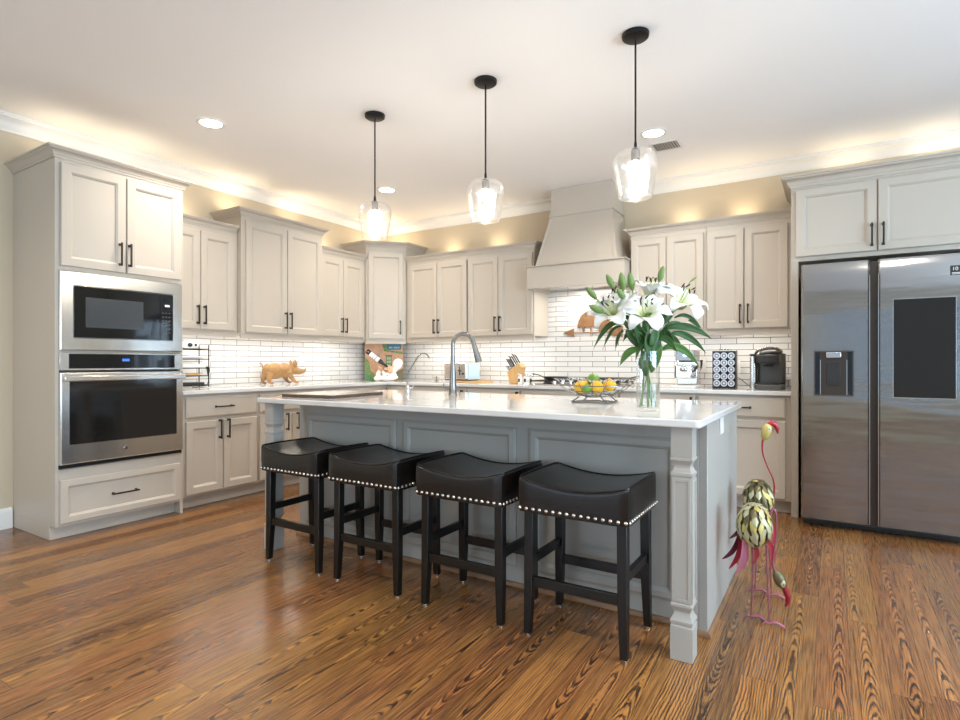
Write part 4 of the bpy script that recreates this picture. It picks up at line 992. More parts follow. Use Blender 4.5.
# ------------------------------------------------------------------ metal birds
def bird(label, loc, rz, up, bz=.425, dark=False):
    t = thing('metal_flamingo', label, 'bird sculpture', loc, rz, 'metal bird sculptures beside the island'); t.scale = (.80, .80, 1)
    rnd = random.Random(3 if up else 5)
    # local: +x is the way the neck goes, body centre at z=.42
    bc = Vector((0, 0, bz)); rx, ry, rz_ = (.084, .075, .088) if not up else (.080, .072, .084)
    m = MB(); m.use(2); m.ball(bc, (rx * .93, ry * .93, rz_ * .93), 20, 14)
    rows = 9
    for r_ in range(rows):
        a = -PI / 2 + PI * (r_ + .7) / (rows + .2); nn = max(5, int(13 * math.cos(a) + .5))
        for k in range(nn):
            b_ = 2 * PI * (k + .5 * (r_ % 2)) / nn
            nrm = Vector((math.cos(a) * math.cos(b_), math.cos(a) * math.sin(b_), math.sin(a)))
            p = bc + Vector((nrm.x * rx, nrm.y * ry, nrm.z * rz_))
            dn_ = Vector((-math.sin(a) * math.cos(b_), -math.sin(a) * math.sin(b_), math.cos(a))); sd = nrm.cross(dn_).normalized()
            dn_ = (dn_ + sd * rnd.uniform(-.5, .9)).normalized(); sd = nrm.cross(dn_).normalized()
            L_ = .031; wd = .0160
            q = [p - dn_ * L_ + nrm * .007, p - dn_ * L_ * .3 + sd * wd + nrm * .003, p + dn_ * L_ * .7 + sd * wd * .6, p + dn_ * L_ + nrm * -.001, p + dn_ * L_ * .7 - sd * wd * .6, p - dn_ * L_ * .3 - sd * wd + nrm * .003, p + nrm * .009]
            m.use(rnd.choice((0, 0, 1, 1, 1, 2)) if not dark else rnd.choice((0, 2, 2, 2, 1)))
            q2 = [v - nrm * .0015 for v in q]
            m.add(q + q2, [(6, 0, 1), (6, 1, 2), (6, 2, 3), (6, 3, 4), (6, 4, 5), (6, 5, 0), (7, 12, 11), (7, 11, 10), (7, 10, 9), (7, 9, 8)][:6])
    m.build('body', ['yellow', 'cream', 'olive'], t, smooth=30)
    def feather(p0, d, L_, wid, mtl, name='tail_feather'):
        d = Vector(d).normalized(); side = d.cross(Vector((0, 1, 0))).normalized(); nn = side.cross(d); mm = MB(); ls = []
        p0 = Vector(p0)
        for i in range(9):
            s_ = i / 8; w_ = wid * (math.sin(PI * (.12 + .86 * s_)) ** .7); p = p0 + d * L_ * s_ + side * .02 * math.sin(PI * s_)
            ls.append([p - side * w_ , p + nn * w_ * .35, p + side * w_, p + nn * (w_ * .35 - .002)])
        return mm.loft(ls).build(name, mtl, t, smooth=60)
    feather((-.060, -.030, .365), (-.30, -.05, -1), .150, .021, 'pink')
    feather((-.070, .010, .365), (-.42, 0, -1), .150, .014, 'red')
    feather((-.070, .035, .370), (-.75, .1, -1), .140, .013, 'dkpurple')
    feather((.055, -.03, .370), (.15, 0, -1), .115, .015, 'red', 'thigh_feather'); feather((.0, .03, .345), (.05, 0, -1), .10, .013, 'red', 'thigh_feather')
    for (x, y, fx, fy) in ((.052, -.030, .066, -.030), (.0, .040, -.005, .040)):
        o = MB().tube([(x, y, .345), (x + .004, y, .20), (fx, fy, .012)], [.0065, .0042, .0042], 8).build('leg', 'pink', t, smooth=60)
        f = MB()
        for ang in (-.35, 0.0, .35, PI):
            L_ = .075 if ang != PI else .04
            f.tube([(fx, fy, .014), (fx + L_ * .5 * math.cos(ang), fy + L_ * .5 * math.sin(ang), .020), (fx + L_ * math.cos(ang), fy + L_ * math.sin(ang), .0045)], [.0042, .0042, .0036], 6)
        f.build('foot', 'pink', o, smooth=60)
    if up: np_ = [(.072, 0, .455), (.090, 0, .50), (.086, 0, .56), (.050, 0, .63), (.026, 0, .69), (.024, 0, .735), (.030, 0, .765)]; hd = Vector((.046, 0, .792)); hdir = Vector((.42, 0, .9))
    else: np_ = [(.066, -.02, .46), (.086, -.025, .50), (.100, -.03, .47), (.098, -.03, .38), (.086, -.03, .30), (.084, -.03, .26), (.098, -.03, .235)]; hd = Vector((.116, -.03, .205)); hdir = Vector((.62, 0, -.85))
    # smooth the neck
    q = [Vector(p) for p in np_]; sp_ = []
    for i in range(len(q) - 1):
        a, b_, c, e = q[max(i - 1, 0)], q[i], q[i + 1], q[min(i + 2, len(q) - 1)]
        for k in range(6):
            u = k / 6; sp_.append(.5 * ((2 * b_) + (c - a) * u + (2 * a - 5 * b_ + 4 * c - e) * u * u + (3 * b_ - a - 3 * c + e) * u ** 3))
    sp_.append(q[-1]); n = len(sp_)
    MB().tube(sp_, [.0075 - .0035 * math.sin(PI * i / (n - 1)) for i in range(n)], 8).build('neck', 'red' if up else 'pink', t, smooth=60)
    fr = Matrix.Translation(hd) @ frame_to(hdir)
    o = MB(); o.lathe([(.004, -.046), (.020, -.031), (.029, -.004), (.028, .016), (.018, .036), (.005, .044)], 16, mtx=fr)
    o = o.build('head', 'yellow' if up else 'olive', t, smooth=60)
    # white face patch and eye on both sides
    for sy in (-1, 1):
        e_ = MB(); e_.ball((0, 0, 0), (.013, .004, .015), 12, 8, mtx=Matrix.Translation(hd + Vector((hdir.x * .014, sy * .0255, hdir.z * .014)))); e_.build('face_patch', 'cream', o, smooth=60)
        MB().ball(hd + Vector((hdir.x * .018, sy * .0295, hdir.z * .018)), .0035, 8, 6).build('eye', 'black_plastic', o, smooth=60)
    hdir.normalize(); b0 = hd + hdir * .036
    if up: bk = [b0 - hdir * .012 + Vector((-.004, 0, .006)), b0 + Vector((.012, 0, .012)), b0 + Vector((.034, 0, .004)), b0 + Vector((.048, 0, -.020)), b0 + Vector((.050, 0, -.040))]
    else: bk = [b0 - hdir * .014, b0 + Vector((.012, 0, -.022)), b0 + Vector((.022, 0, -.045)), b0 + Vector((.020, 0, -.070)), b0 + Vector((.008, 0, -.088))]
    MB().tube(bk, [.012, .0155, .0145, .011, .004], 12).build('beak', 'red', t, smooth=60)
    return t
rzb = math.radians(24)
bird('metal flamingo sculpture with its head lowered, nearest the viewer beside the island', (4.474, -2.630, 0.0008), rzb, False)
bird('metal flamingo sculpture with raised head and yellow face, behind the other', (4.456, -2.300, 0.0008), rzb, True, .470, dark=True)

# ------------------------------------------------------------------ cooktop and pans
ct = .9145
t = thing('gas_cooktop', 'stainless gas cooktop with black grates under the hood', 'cooktop', (2.745, -.325, ct))
MB().prism(rrect(-.455, .455, -.262, .262, .015), 0, .012, 'z').build('surface', 'steel', t, bevel=.003)
for k, x in enumerate((-.30, 0, .30)):
    m = MB(); w2 = .143
    m.box(x - w2, x + w2, -.165, -.153, .030, .042); m.box(x - w2, x + w2, .228, .240, .030, .042); m.box(x - w2, x - w2 + .012, -.153, .228, .030, .042); m.box(x + w2 - .012, x + w2, -.153, .228, .030, .042)
    for yy in (-.06, .035, .135): m.box(x - w2 + .012, x + w2 - .012, yy - .005, yy + .005, .034, .044)
    m.box(x - .005, x + .005, -.153, .228, .034, .044)
    for sx in (-1, 1):
        for yy in (-.159, .234): m.box(x + sx * (w2 - .008) - .006, x + sx * (w2 - .008) + .006, yy - .006, yy + .006, .0122, .031)
    m.build('grate', 'iron', t, bevel=.002)
for (x, yy, r) in ((-.30, -.06, .045), (-.30, .135, .036), (0, .035, .055), (.30, -.06, .036), (.30, .135, .045)):
    MB().lathe([(r, .012), (r, .020), (r * .75, .022), (r * .75, .029), (.002, .030)], 24, (x, yy, 0)).build('burner', 'iron', t)
for k in range(5):
    MB().lathe([(.021, .012), (.021, .018), (.017, .020), (.016, .040), (.014, .042), (.001, .042)], 20, (-.16 + .08 * k, -.215, 0)).build('knob', 'chrome', t, bevel=.001)
t = thing('skillet', 'black skillet with its handle to the left, on the left grate', 'pan', (2.475, -.27, ct + .0445))
MB().lathe([(.001, 0), (.100, 0), (.122, .030), (.126, .030), (.104, -.0), (.001, .004)], 36).build('pan', 'iron', t, smooth=50)
MB().tube([(-.122, -.02, .026), (-.17, -.028, .045), (-.225, -.036, .056), (-.250, -.04, .052)], [.009, .008, .010, .008], 10, flat=.6).build('handle', 'black_metal', t, smooth=60)
t = thing('griddle_pan', 'flat black griddle pan on the right grate of the cooktop', 'pan', (3.045, -.27, ct + .0445))
MB().prism(rrect(-.14, .14, -.13, .13, .02), 0, .006, 'z').build('plate', 'iron', t)
o = MB(); o.loft([[(x, y, .004) for x, y in rrect(-.14, .14, -.13, .13, .02)], [(x, y, .026) for x, y in rrect(-.15, .15, -.14, .14, .024)], [(x, y, .026) for x, y in rrect(-.146, .146, -.136, .136, .022)], [(x, y, .0065) for x, y in rrect(-.135, .135, -.125, .125, .018)]], False, False).build('rim', 'iron', t)
MB().tube([(.145, .0, .022), (.19, .01, .034), (.25, .02, .046)], [.009, .008, .009], 10, flat=.6).build('handle', 'black_metal', t, smooth=60)
# salt and pepper
for i, (x, lab) in enumerate(((2.115, 'left small glass shaker beside the knife block'), (2.175, 'middle small glass shaker left of the cooktop'), (2.235, 'right small glass shaker, touching distance of the cooktop'))):
    t = thing('spice_shaker', lab, 'shaker', (x, -.33 + .012 * i, ct), 0, 'small shakers left of the cooktop')
    MB().lathe([(.020, 0), (.024, .004), (.024, .062), (.018, .070)], 20).build('jar', ('ceramic', 'white_plastic', 'podfoil')[i], t, smooth=50)
    MB().lathe([(.019, .0702), (.021, .074), (.021, .094), (.016, .099), (.001, .099)], 20).build('lid', 'steel', t, smooth=50)
    MB().box(-.010, .010, -.0252, -.0235, .018, .052).build('label', 'black_plastic', t)
# knife block
t = thing('knife_block', 'light wooden knife block full of black-handled knives, leaning left', 'knife block', (2.02, -.27, ct))
MB().prism([(-.035, 0), (.055, 0), (.105, .165), (.075, .205), (-.062, .115), (-.045, .06)], -.055, .055, 'y').build('block', 'lightwood', t, bevel=.004)
nn = Vector((-.55, 0, .835)); k = 0
e0 = Vector((-.062, 0, .115)); e1 = Vector((.075, 0, .205))
for (f_, yy, L_, sc) in ((.15, -.035, .07, 0), (.15, .0, .07, 0), (.38, -.035, .115, 1), (.38, .0, .115, 1), (.38, .035, .115, 1), (.62, -.03, .125, 1), (.62, .02, .125, 1), (.85, -.02, .130, 1), (.85, .03, .120, 1)):
    p = e0.lerp(e1, f_) + Vector((0, yy, 0)) + nn * .001
    kt = thing('knife' if sc else 'kitchen_shears', 'straight black-handled knife standing in the light wooden block' if sc else 'kitchen shears with loop handle in the lower slots of the wooden block', 'knife' if sc else 'scissors', tuple(Vector((2.02, -.27, ct)) + p), 0, 'knives in the block' if sc else 'shears in the block')
    if sc:
        MB().tube([nn * 0, nn * L_ * .15, nn * L_ * .9, nn * L_ + Vector((-.006, 0, 0))], [.0085, .009, .010, .0085], 8, flat=.6).build('handle', 'iron', kt, smooth=60)
        MB().tube([nn * L_ * .1, nn * L_ * .13], [.0092, .0092], 8, flat=.62).build('bolster', 'steel', kt)
    else:
        MB().tube([nn * (.03 + .028 * math.cos(2 * PI * i / 16)) + Vector((0, .014 * math.sin(2 * PI * i / 16), 0)) for i in range(16)], .0032, 6, closed=True).build('handle', 'black_plastic', kt, smooth=60)
# toaster on board
t = thing('cutting_board', 'flat light wooden cutting board under the toaster', 'cutting board', (1.50, -.26, ct))
MB().prism(rrect(-.19, .19, -.135, .135, .02), 0, .018, 'z').build('board', 'lightwood', t, bevel=.003)
t = thing('toaster', 'stainless toaster with pale blue end standing on the wooden board', 'toaster', (1.365, -.265, ct + .0185))
MB().prism(rrect(-.16, .150, -.115, .115, .03), .012, .190, 'z').build('shell', 'steel', t, bevel=.012, seg=3)
MB().prism(rrect(.1505, .168, -.112, .112, .007), .012, .186, 'z').build('end_cap', 'lightblue', t, bevel=.004)
MB().box(-.15, .15, -.10, .10, .001, .0118).build('base', 'black_plastic', t)
m = MB()
for yy in (-.05, .05): m.box(-.12, .11, yy - .014, yy + .014, .1895, .1915)
m.build('slots', 'black_plastic', t)
MB().box(.05, .058, -.1165, -.1155, .06, .15).build('lever_track', 'black_plastic', t); MB().box(.040, .068, -.130, -.1165, .10, .112).build('lever', 'black_plastic', t, bevel=.003)
MB().lathe([(.011, 0), (.010, .010), (.001, .010)], 16, mtx=Matrix.Translation((.10, -.1155, .075)) @ Matrix.Rotation(PI / 2, 4, 'X')).build('dial', 'black_plastic', t)
t = thing('cork_puller', 'small metal corkscrew stand left of the toaster', 'corkscrew', (1.145, -.42, ct))
MB().lathe([(.030, 0), (.028, .004), (.006, .008), (.006, .055), (.012, .060), (.001, .066)], 16).tube([(-.04, 0, .045), (.04, 0, .045)], .004, 8).tube([(-.03, 0, .02), (.03, 0, .02)], .004, 8).build('corkscrew', 'nickel', t, smooth=50)

# ------------------------------------------------------------------ corner: painting, chef, bottle
t = thing('canvas_painting', 'painting of a terracotta house front, leaning in the counter corner', 'painting', (.262, -.262, ct), PI / 4)
w2 = .224; hh = .452; rt = Matrix.Rotation(-.06, 4, 'X')
def pm(m, nm, ma, par, **k): return m.build(nm, ma, par, mtx=rt, **k)
pm(MB().box(-w2, w2, -.010, .010, .001, hh), 'canvas', 'terracotta', t, bevel=.002)
def patch(poly, mtl, lay, nm='painted_patch'): return pm(MB().prism(poly, -.0102 - .0006 * lay, -.0100, 'y'), nm, mtl, t, smooth=0)
patch([(-w2, 0.001), (-.10, .001), (-.12, .08), (-.16, .12), (-.17, .20), (-.20, .26), (-w2, .27)], 'foliage_paint', 1)
patch([(-w2, 0.001), (-.11, .001), (-.15, .05), (-.19, .07), (-w2, .13)], 'green_paint', 2)
patch([(.00, hh - .002), (.205, hh - .002), (.20, .365), (.04, .36)], 'teal_dark', 1, 'painted_sign')
patch([(-.03, hh - .004), (.03, hh - .004), (.03, .36), (w2 - .002, .34), (w2 - .002, .31), (.10, .33), (.0, .345)], 'foliage_paint', 2)
patch([(.022, .145), (.088, .145), (.088, .285), (.022, .285)], 'green_paint', 2, 'painted_door')
patch([(.015, .285), (.095, .285), (.095, .298), (.015, .298)], 'red', 2)
for zz in (.165, .205, .245): patch([(.035, zz), (.050, zz), (.050, zz + .028), (.035, zz + .028)], 'cream', 3, 'painted_pane'); patch([(.060, zz), (.075, zz), (.075, zz + .028), (.060, zz + .028)], 'cream', 3, 'painted_pane')
patch([(-.095, .225), (-.052, .225), (-.052, .305), (-.095, .305)], 'blue_paint', 2, 'painted_window')
patch([(-.074, .225), (-.070, .225), (-.070, .305), (-.074, .305)], 'cream', 3, 'painted_pane')
for k in range(9): patch([(.06 + .014 * k, .380), (.067 + .014 * k, .380), (.067 + .014 * k, .400), (.06 + .014 * k, .400)], 'lightblue', 2, 'painted_mark') if k not in (3,) else None
patch([(.12, .001), (w2 - .002, .001), (w2 - .002, .14), (.14, .10)], 'olive', 1)
# chef figurine; local +x right along the diagonal, -y to the room
t = thing('chef_figurine', 'reclining white chef figurine with tall hat, drinking from a bottle, before the painting', 'figurine', (.415, -.415, ct), math.radians(38))
m = MB(); m.ball((.02, 0, .042), (.125, .055, .042), 22, 14).ball((.075, 0, .065), (.055, .050, .050), 18, 12).ball((-.085, -.01, .030), (.045, .045, .030), 16, 10)
m.tube([(-.075, -.03, .050), (-.080, -.04, .085), (-.062, -.045, .115)], [.028, .024, .020], 12).tube([(.04, -.035, .080), (.0, -.055, .075), (-.03, -.055, .105)], [.026, .022, .017], 12)
fuse(m, 'torso', 'ceramic', t, .003)
MB().ball((.042, -.030, .128), (.056, .048, .050), 18, 14).build('head', 'skin', t, smooth=80)
MB().ball((.010, -.066, .132), (.014, .012, .012), 10, 8).build('nose', 'skin', t, smooth=80)
MB().ball((.024, -.073, .146), (.005, .003, .005), 8, 6).ball((.050, -.078, .148), (.005, .003, .005), 8, 6).build('eyes', 'black_plastic', t, smooth=80)
MB().ball((.022, -.072, .116), (.020, .009, .006), 10, 6).build('moustache', 'dkpurple', t, smooth=80)
hm_ = Matrix.Translation((.108, 0, .128)) @ Matrix.Rotation(.42, 4, 'Y')
MB().lathe([(.036, -.01), (.040, .02), (.040, .035), (.060, .055), (.066, .085), (.058, .115), (.035, .135), (.001, .142)], 20, mtx=Matrix.Translation((.092, -.02, .108)) @ Matrix.Rotation(.50, 4, 'Y') @ Matrix.Diagonal((.86, .86, 1.15, 1))).build('chef_hat', 'ceramic', t, smooth=60)
MB().ball((.012, -.052, .070), (.030, .016, .014), 12, 8).build('scarf', 'scarf', t, smooth=60)
m = MB(); m.ball((-.060, -.050, .135), (.020, .012, .020), 12, 8)
for k in range(4): m.tube([(-.066 + .012 * k, -.060, .146 - .004 * k), (-.072 + .012 * k, -.066, .160 - .004 * k), (-.066 + .012 * k, -.080, .164 - .004 * k)], [.0062, .006, .005], 8)
m.tube([(-.050, -.052, .128), (-.036, -.060, .140), (-.034, -.070, .150)], [.0075, .007, .0055], 8)
m.ball((-.028, -.058, .112), (.016, .012, .014), 12, 8)
fuse(m, 'hands', 'skin', t, .0022, 2)
# bottle held by the chef
a0 = Vector((.045, -.055, .145)); a1 = Vector((-.205, -.055, .345)); dd = (a1 - a0); L_ = dd.length; dd.normalize()
t = thing('wine_bottle', 'small tilted wine bottle with white label held up by the chef figurine', 'bottle', (.415, -.415, ct), math.radians(38))
fr = Matrix.Translation(a0) @ frame_to(dd)
MB().lathe([(.010, 0), (.012, .004), (.012, .055), (.013, .07), (.022, .100), (.0275, .120), (.0275, L_ - .005), (.024, L_), (.001, L_ - .004)], 24, mtx=fr).build('bottle', 'wine', t, smooth=60)
MB().lathe([(.0280, .145), (.0280, L_ - .050)], 24, caps=False, mtx=fr).build('label', 'ceramic', t, smooth=60)
MB().lathe([(.0284, .185), (.0284, .192)], 24, caps=False, mtx=fr).lathe([(.0284, .215), (.0284, .219)], 24, caps=False, mtx=fr).build('label_print', 'red', t, smooth=60)

# ------------------------------------------------------------------ pig
t = thing('wooden_pig', 'carved wooden pig walking to the right on the left countertop', 'pig figurine', (.165, -1.69, ct))
# local y = along the wall (head towards +y)
m = MB(); m.ball((0, -.045, .128), (.058, .125, .078), 24, 16).ball((0, .075, .132), (.052, .085, .074), 24, 16).ball((0, -.12, .135), (.050, .055, .066), 20, 14)
m.ball((0, .155, .135), (.040, .060, .048), 20, 14)
m.tube([(0, .14, .138), (0, .20, .133), (0, .26, .120), (0, .315, .124), (0, .330, .136)], [.046, .042, .031, .020, .013], 16)
for (x, pts, rr) in ((.030, [(-.125, .11), (-.135, .06), (-.130, .025), (-.105, .012), (-.085, .009)], [.036, .026, .015, .012, .008]), (-.030, [(-.12, .11), (-.150, .06), (-.155, .025), (-.130, .012), (-.112, .009)], [.036, .026, .015, .012, .008]),
                     (.032, [(.085, .12), (.125, .07), (.165, .025), (.190, .012), (.212, .009)], [.034, .024, .015, .012, .008]), (-.032, [(.075, .12), (.105, .07), (.140, .025), (.165, .012), (.187, .009)], [.034, .024, .015, .012, .008])):
    m.tube([(x * (1 + .1 * k), y, z) for k, (y, z) in enumerate(pts)], rr, 12)
fuse(m, 'body', 'pigwood', t)
for sx in (-1, 1):
    mm = MB(); b0 = Vector((sx * .022, .180, .168))
    mm.loft([[b0 + Vector((sx * -.010, -.014, 0)), b0 + Vector((sx * .010, -.006, 0)), b0 + Vector((sx * .012, .014, -.004)), b0 + Vector((sx * -.006, .010, 0))],
             [b0 + Vector((sx * .000, -.030, .038)), b0 + Vector((sx * .020, -.016, .038)), b0 + Vector((sx * .022, .018, .034)), b0 + Vector((sx * .004, .014, .038))],
             [b0 + Vector((sx * .012, -.010, .072)), b0 + Vector((sx * .016, -.008, .072)), b0 + Vector((sx * .016, -.004, .070)), b0 + Vector((sx * .012, -.004, .072))]])
    mm.build('ear', 'pigwood', t, smooth=60)
    MB().ball((sx * .030, .205, .150), .005, 8, 6).build('eye', 'black_plastic', t, smooth=60)
MB().tube([(0, .318, .124), (0, .328, .132), (0, .336, .142), (0, .342, .154)], [.014, .012, .007, .003], 12, flat=1).build('snout', 'pigwood', t, smooth=60)
MB().tube([(0, -.158, .150), (0, -.178, .165), (0, -.186, .190), (0, -.203, .205), (0, -.220, .205)], [.007, .006, .005, .005, .003], 8).build('tail', 'pigwood', t, smooth=60)

# ------------------------------------------------------------------ wire rack with devices, outlet and plugs
t = thing('wire_rack', 'black wire letter rack on the counter beside the tall oven cabinet', 'rack', (.21, -2.66, ct))
m = MB()
for x in (-.07, .07):
    for y in (-.20, .17): m.tube([(x, y, .0045), (x, y, .36)], .0045, 8)
for z in (.02, .10, .165, .24, .325):
    pts = [(-.07, -.20, z), (.07, -.20, z), (.07, .17, z), (-.07, .17, z)]
    m.tube(pts, .0042, 6, closed=True)
    for k in range(5): m.tube([(-.07, -.14 + .06 * k, z), (.07, -.14 + .06 * k, z)], .002, 5)
m.build('frame', 'black_metal', t, smooth=60)
o = MB().prism(rrect(-.045, .045, -.02, .10, .012), 0, .055, 'z').build('white_gadget', 'white_plastic', bevel=.008, seg=3); o.location = (.21, -2.66, ct + .0298 + .2998); tag(o, 'small white gadget on the top shelf of the wire rack', 'gadget')
MB().ball((.047, .02, .030), (.004, .022, .018), 12, 8).ball((.047, .07, .030), (.004, .012, .012), 12, 8).build('dark_lens', 'black_plastic', o, smooth=60)
for i, (z, y0, y1, hgt, mt_, lab) in enumerate(((.245, -.18, .12, .020, 'podfoil', 'silver slim device on the upper middle shelf of the wire rack'), (.170, -.16, .13, .030, 'ceramic', 'stack of white papers in the middle of the wire rack'), (.105, -.17, .10, .016, 'lightwood', 'tan folder lower in the wire rack'), (.025, -.17, .14, .022, 'black_plastic', 'black device on the lowest shelf of the wire rack'))):
    o = MB().box(-.06, .06, y0, y1, 0, hgt).build(('tablet', 'paper_stack', 'folder', 'router')[i], mt_, bevel=.003); o.location = (.21, -2.66, ct + z); tag(o, lab, ('device', 'paper', 'folder', 'device')[i])
MB
def plate(name, lab, loc, wall, blank=False, w2=.036, h2=.058, group='wall outlets on the tile backsplash'):
    t = thing(name, lab, 'outlet' if not blank else 'light switch', loc, RL if wall == 'l' else 0, group)
    MB().box(-w2, w2, -.006, -.0005, -h2, h2).build('plate', 'white_plastic', t, bevel=.003)
    m = MB()
    for z in (-.022, .022): m.box(-.016, .016, -.0072, -.0058, z - .014, z + .014)
    m.build('receptacle', 'ceramic', t, bevel=.001, seg=1)
    m = MB()
    for z in (-.022, .022): m.box(-.007, -.005, -.0078, -.0070, z - .005, z + .005).box(.005, .007, -.0078, -.0070, z - .005, z + .005)
    m.build('slots', 'black_plastic', t)
    return t
plate('wall_outlet', 'white wall outlet above the pig snout on the left tile wall', (.0125, -1.275, 1.165), 'l')
plate('wall_outlet', 'white wall outlet beside the wire rack on the left tile wall', (.0125, -2.345, 1.08), 'l')
plate('wall_outlet', 'white wall outlet between the espresso machine and the pod tower', (3.775, -.0125, 1.10), 'b')
plate('wall_outlet', 'white wall outlet left of the black coffee maker', (4.055, -.0125, 1.09), 'b')
def plug(lab, pts, loc, rz, cable):
    t = thing('plug', lab, 'plug', loc, rz, 'plugs in the tile wall outlets')
    MB().tube([(0, -.010, .020), (0, -.032, .018), (0, -.034, -.010), (0, -.030, -.045)], [.013, .014, .013, .006], 10).build('plug_body', 'black_plastic', t, smooth=60)
    MB().tube(cable, .003, 8).build('cable', 'black_plastic', t, smooth=60)
plug('black plug with cable in the outlet beside the wire rack', None, (.0125, -2.345, 1.06), RL, [(0, -.030, -.045), (-.01, -.05, -.10), (-.04, -.07, -.136), (-.12, -.09, -.1425), (-.2, -.12, -.1425)])
plug('black plug with cable beside the espresso machine', None, (3.775, -.0125, 1.12), 0, [(0, -.030, -.045), (-.012, -.045, -.10), (-.05, -.05, -.15), (-.03, -.03, -.195), (-.01, -.08, -.2015)])
plug('black plug with cable left of the black coffee maker', None, (4.055, -.0125, 1.105), 0, [(0, -.030, -.045), (.01, -.045, -.10), (.06, -.06, -.13), (.10, -.06, -.170), (.13, -.07, -.185)])

# ------------------------------------------------------------------ coffee corner
t = thing('espresso_machine', 'silver espresso machine half hidden by a lily leaf, left of the pod tower', 'coffee machine', (3.705, -.26, ct))
MB().prism(rrect(-.10, .10, -.16, .13, .02), 0, .020, 'z').build('drip_tray', 'white_plastic', t, bevel=.003)
MB().box(-.085, .085, -.02, .12, .0205, .225).build('body', 'steel', t, bevel=.010, seg=3)
MB().box(-.085, .062, -.13, -.0205, .075, .195).build('front', 'steel', t, bevel=.014, seg=3)
MB().box(-.075, .08, -.12, .11, .2255, .312).build('head', 'nickel', t, bevel=.006, seg=2)
MB().lathe([(.018, 0), (.017, .008), (.001, .009)], 20, mtx=Matrix.Translation((.005, -.1205, .272)) @ Matrix.Rotation(PI / 2, 4, 'X')).build('dial', 'chrome', t, smooth=50)
MB().lathe([(.030, -.004), (.030, .022), (.026, .026), (.001, .027)], 20, mtx=Matrix.Translation((-.005, -.130, .155)) @ Matrix.Rotation(PI / 2, 4, 'X')).build('group_head', 'chrome', t, smooth=50)
MB().box(-.072, -.064, -.1315, -.1302, .06 + .02, .18).build('level_slot', 'black_plastic', t)
MB().tube([(.062, -.09, .135), (.085, -.12, .15), (.105, -.15, .178)], [.007, .010, .012], 10).build('steam_handle', 'black_plastic', t, smooth=60)
# pod tower
t = thing('pod_tower', 'black coffee pod tower rack between the two coffee machines', 'pod holder', (4.010, -.30, ct))
MB().box(-.088, .088, -.06, .06, 0, .012).box(-.088, .088, -.06, .06, .298, .306).box(-.088, -.083, -.055, .055, .012, .298).box(.083, .088, -.055, .055, .012, .298).box(-.083, .083, .0, .004, .012, .298).build('frame', 'black_metal', t, bevel=.001, seg=1)
MB().tube([(-.05, 0, .306), (-.045, 0, .322), (.045, 0, .322), (.05, 0, .306)], .003, 8).build('handle', 'chrome', t, smooth=60)
pr_ = None
for r in range(5):
    for c in range(3):
        x = -.055 + .055 * c; z = .042 + .0565 * r
        rowname = ('bottom', 'second lowest', 'middle', 'second highest', 'top')[r]; colname = ('left', 'centre', 'right')[c]
        lb = 'round coffee pod, %s of the %s row in the pod tower' % (colname, rowname)
        if pr_ is None:
            p = thing('coffee_pod', lb, 'coffee pod', (0, 0, 0), 0, 'coffee pods in the tower')
            mr = Matrix.Rotation(PI / 2, 4, 'X')
            MB().lathe([(.017, -.042), (.022, 0), (.0265, 0), (.0265, .002), (.001, .0025)], 24, mtx=mr).build('cup', 'podfoil', p, smooth=40)
            MB().lathe([(.018, .0022), (.018, .0032), (.009, .0034), (.009, .0026)], 24, mtx=mr, caps=False).build('lid_print', 'podink', p, smooth=40)
            pr_ = p; o = p
        else: o = dup(pr_, (0, 0, 0), 0, lb)
        o.location = (4.010 + x, -.352, ct + z)
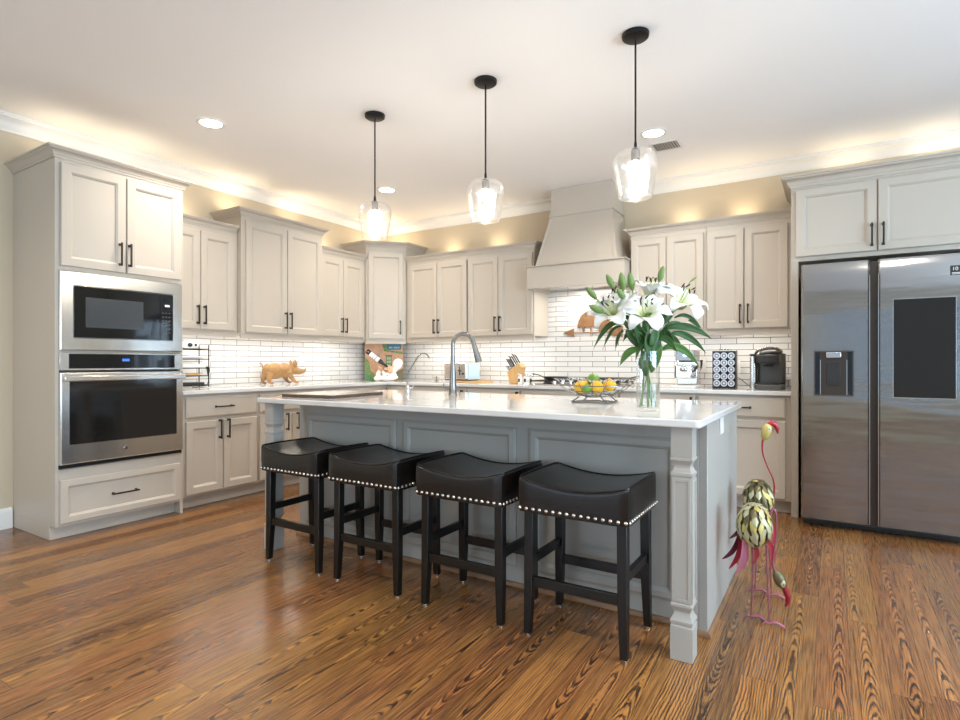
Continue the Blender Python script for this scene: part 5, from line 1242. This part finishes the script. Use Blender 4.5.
# single-serve brewer
t = thing('coffee_maker', 'black single-serve coffee maker beside the refrigerator panel', 'coffee maker', (4.335, -.29, ct))
MB().prism(rrect(-.095, .110, -.145, .145, .03), 0, .040, 'z').build('base', 'grey_plastic', t, bevel=.006)
MB().prism(rrect(-.085, .112, .01, .145, .03), .0405, .285, 'z').build('tower', 'grey_plastic', t, bevel=.010, seg=3)
MB().prism(rrect(-.135, -.088, -.06, .145, .018), .0, .265, 'z').build('water_tank', 'steel', t, bevel=.004)
MB().prism(rrect(-.137, -.086, -.062, .147, .018), .2655, .280, 'z').build('tank_lid', 'black_plastic', t, bevel=.003)
MB().prism(rrect(-.082, .085, -.14, .009, .03), .205, .275, 'z').build('brew_head', 'black_plastic', t, bevel=.012, seg=3)
MB().lathe([(.030, .182), (.048, .204)], 20, (0, -.07, 0)).build('nozzle', 'black_plastic', t)
MB().tube([(-.09, -.06, .285), (-.07, -.10, .308), (0.0, -.125, .326), (.06, -.10, .322), (.09, -.02, .300)], [.010, .014, .017, .014, .010], 12, flat=.7).build('lift_handle', 'nickel', t, smooth=60)
MB().ball((.01, .03, .285), (.085, .09, .040), 20, 10).build('lid', 'black_plastic', t, smooth=60)
MB().box(-.075, .08, -.135, -.02, .0405, .050).build('drip_grid', 'black_metal', t, bevel=.003)

# ------------------------------------------------------------------ copper pig weathervane art on the back wall
t = thing('copper_wall_art', 'copper pig weathervane plaque on the tile wall behind the lilies', 'wall art', (2.44, -.020, 1.425))
def cu(poly, nm, y0=-.004, y1=.004): return MB().prism(poly, y0, y1, 'y').build(nm, 'copper', t, bevel=.001, seg=1)
cu([(.160, .045), (.158, .075), (.175, .125), (.205, .175), (.245, .205), (.29, .218), (.335, .212), (.375, .19), (.405, .16), (.425, .155), (.445, .17), (.452, .15), (.480, .12), (.510, .095), (.505, .080), (.470, .070), (.440, .060), (.42, .045), (.40, .0), (.385, .0), (.380, .045), (.33, .050), (.26, .055), (.235, .050), (.232, .005), (.215, .005), (.205, .05), (.188, .065), (.178, .045)], 'pig_silhouette')
MB().tube([(.10, 0, .0), (.62, 0, .0)], .005, 8).build('rod', 'copper', t)
cu([(.0, .0), (.125, .045), (.115, .0), (.130, -.045)], 'arrow_tail'); cu([(.62, 0.055), (.62, -.055), (.50, -.035), (.48, .0), (.50, .04)], 'arrow_head')
MB().tube([(.30, 0, .05), (.30, 0, -.04)], .005, 8).build('post', 'copper', t)
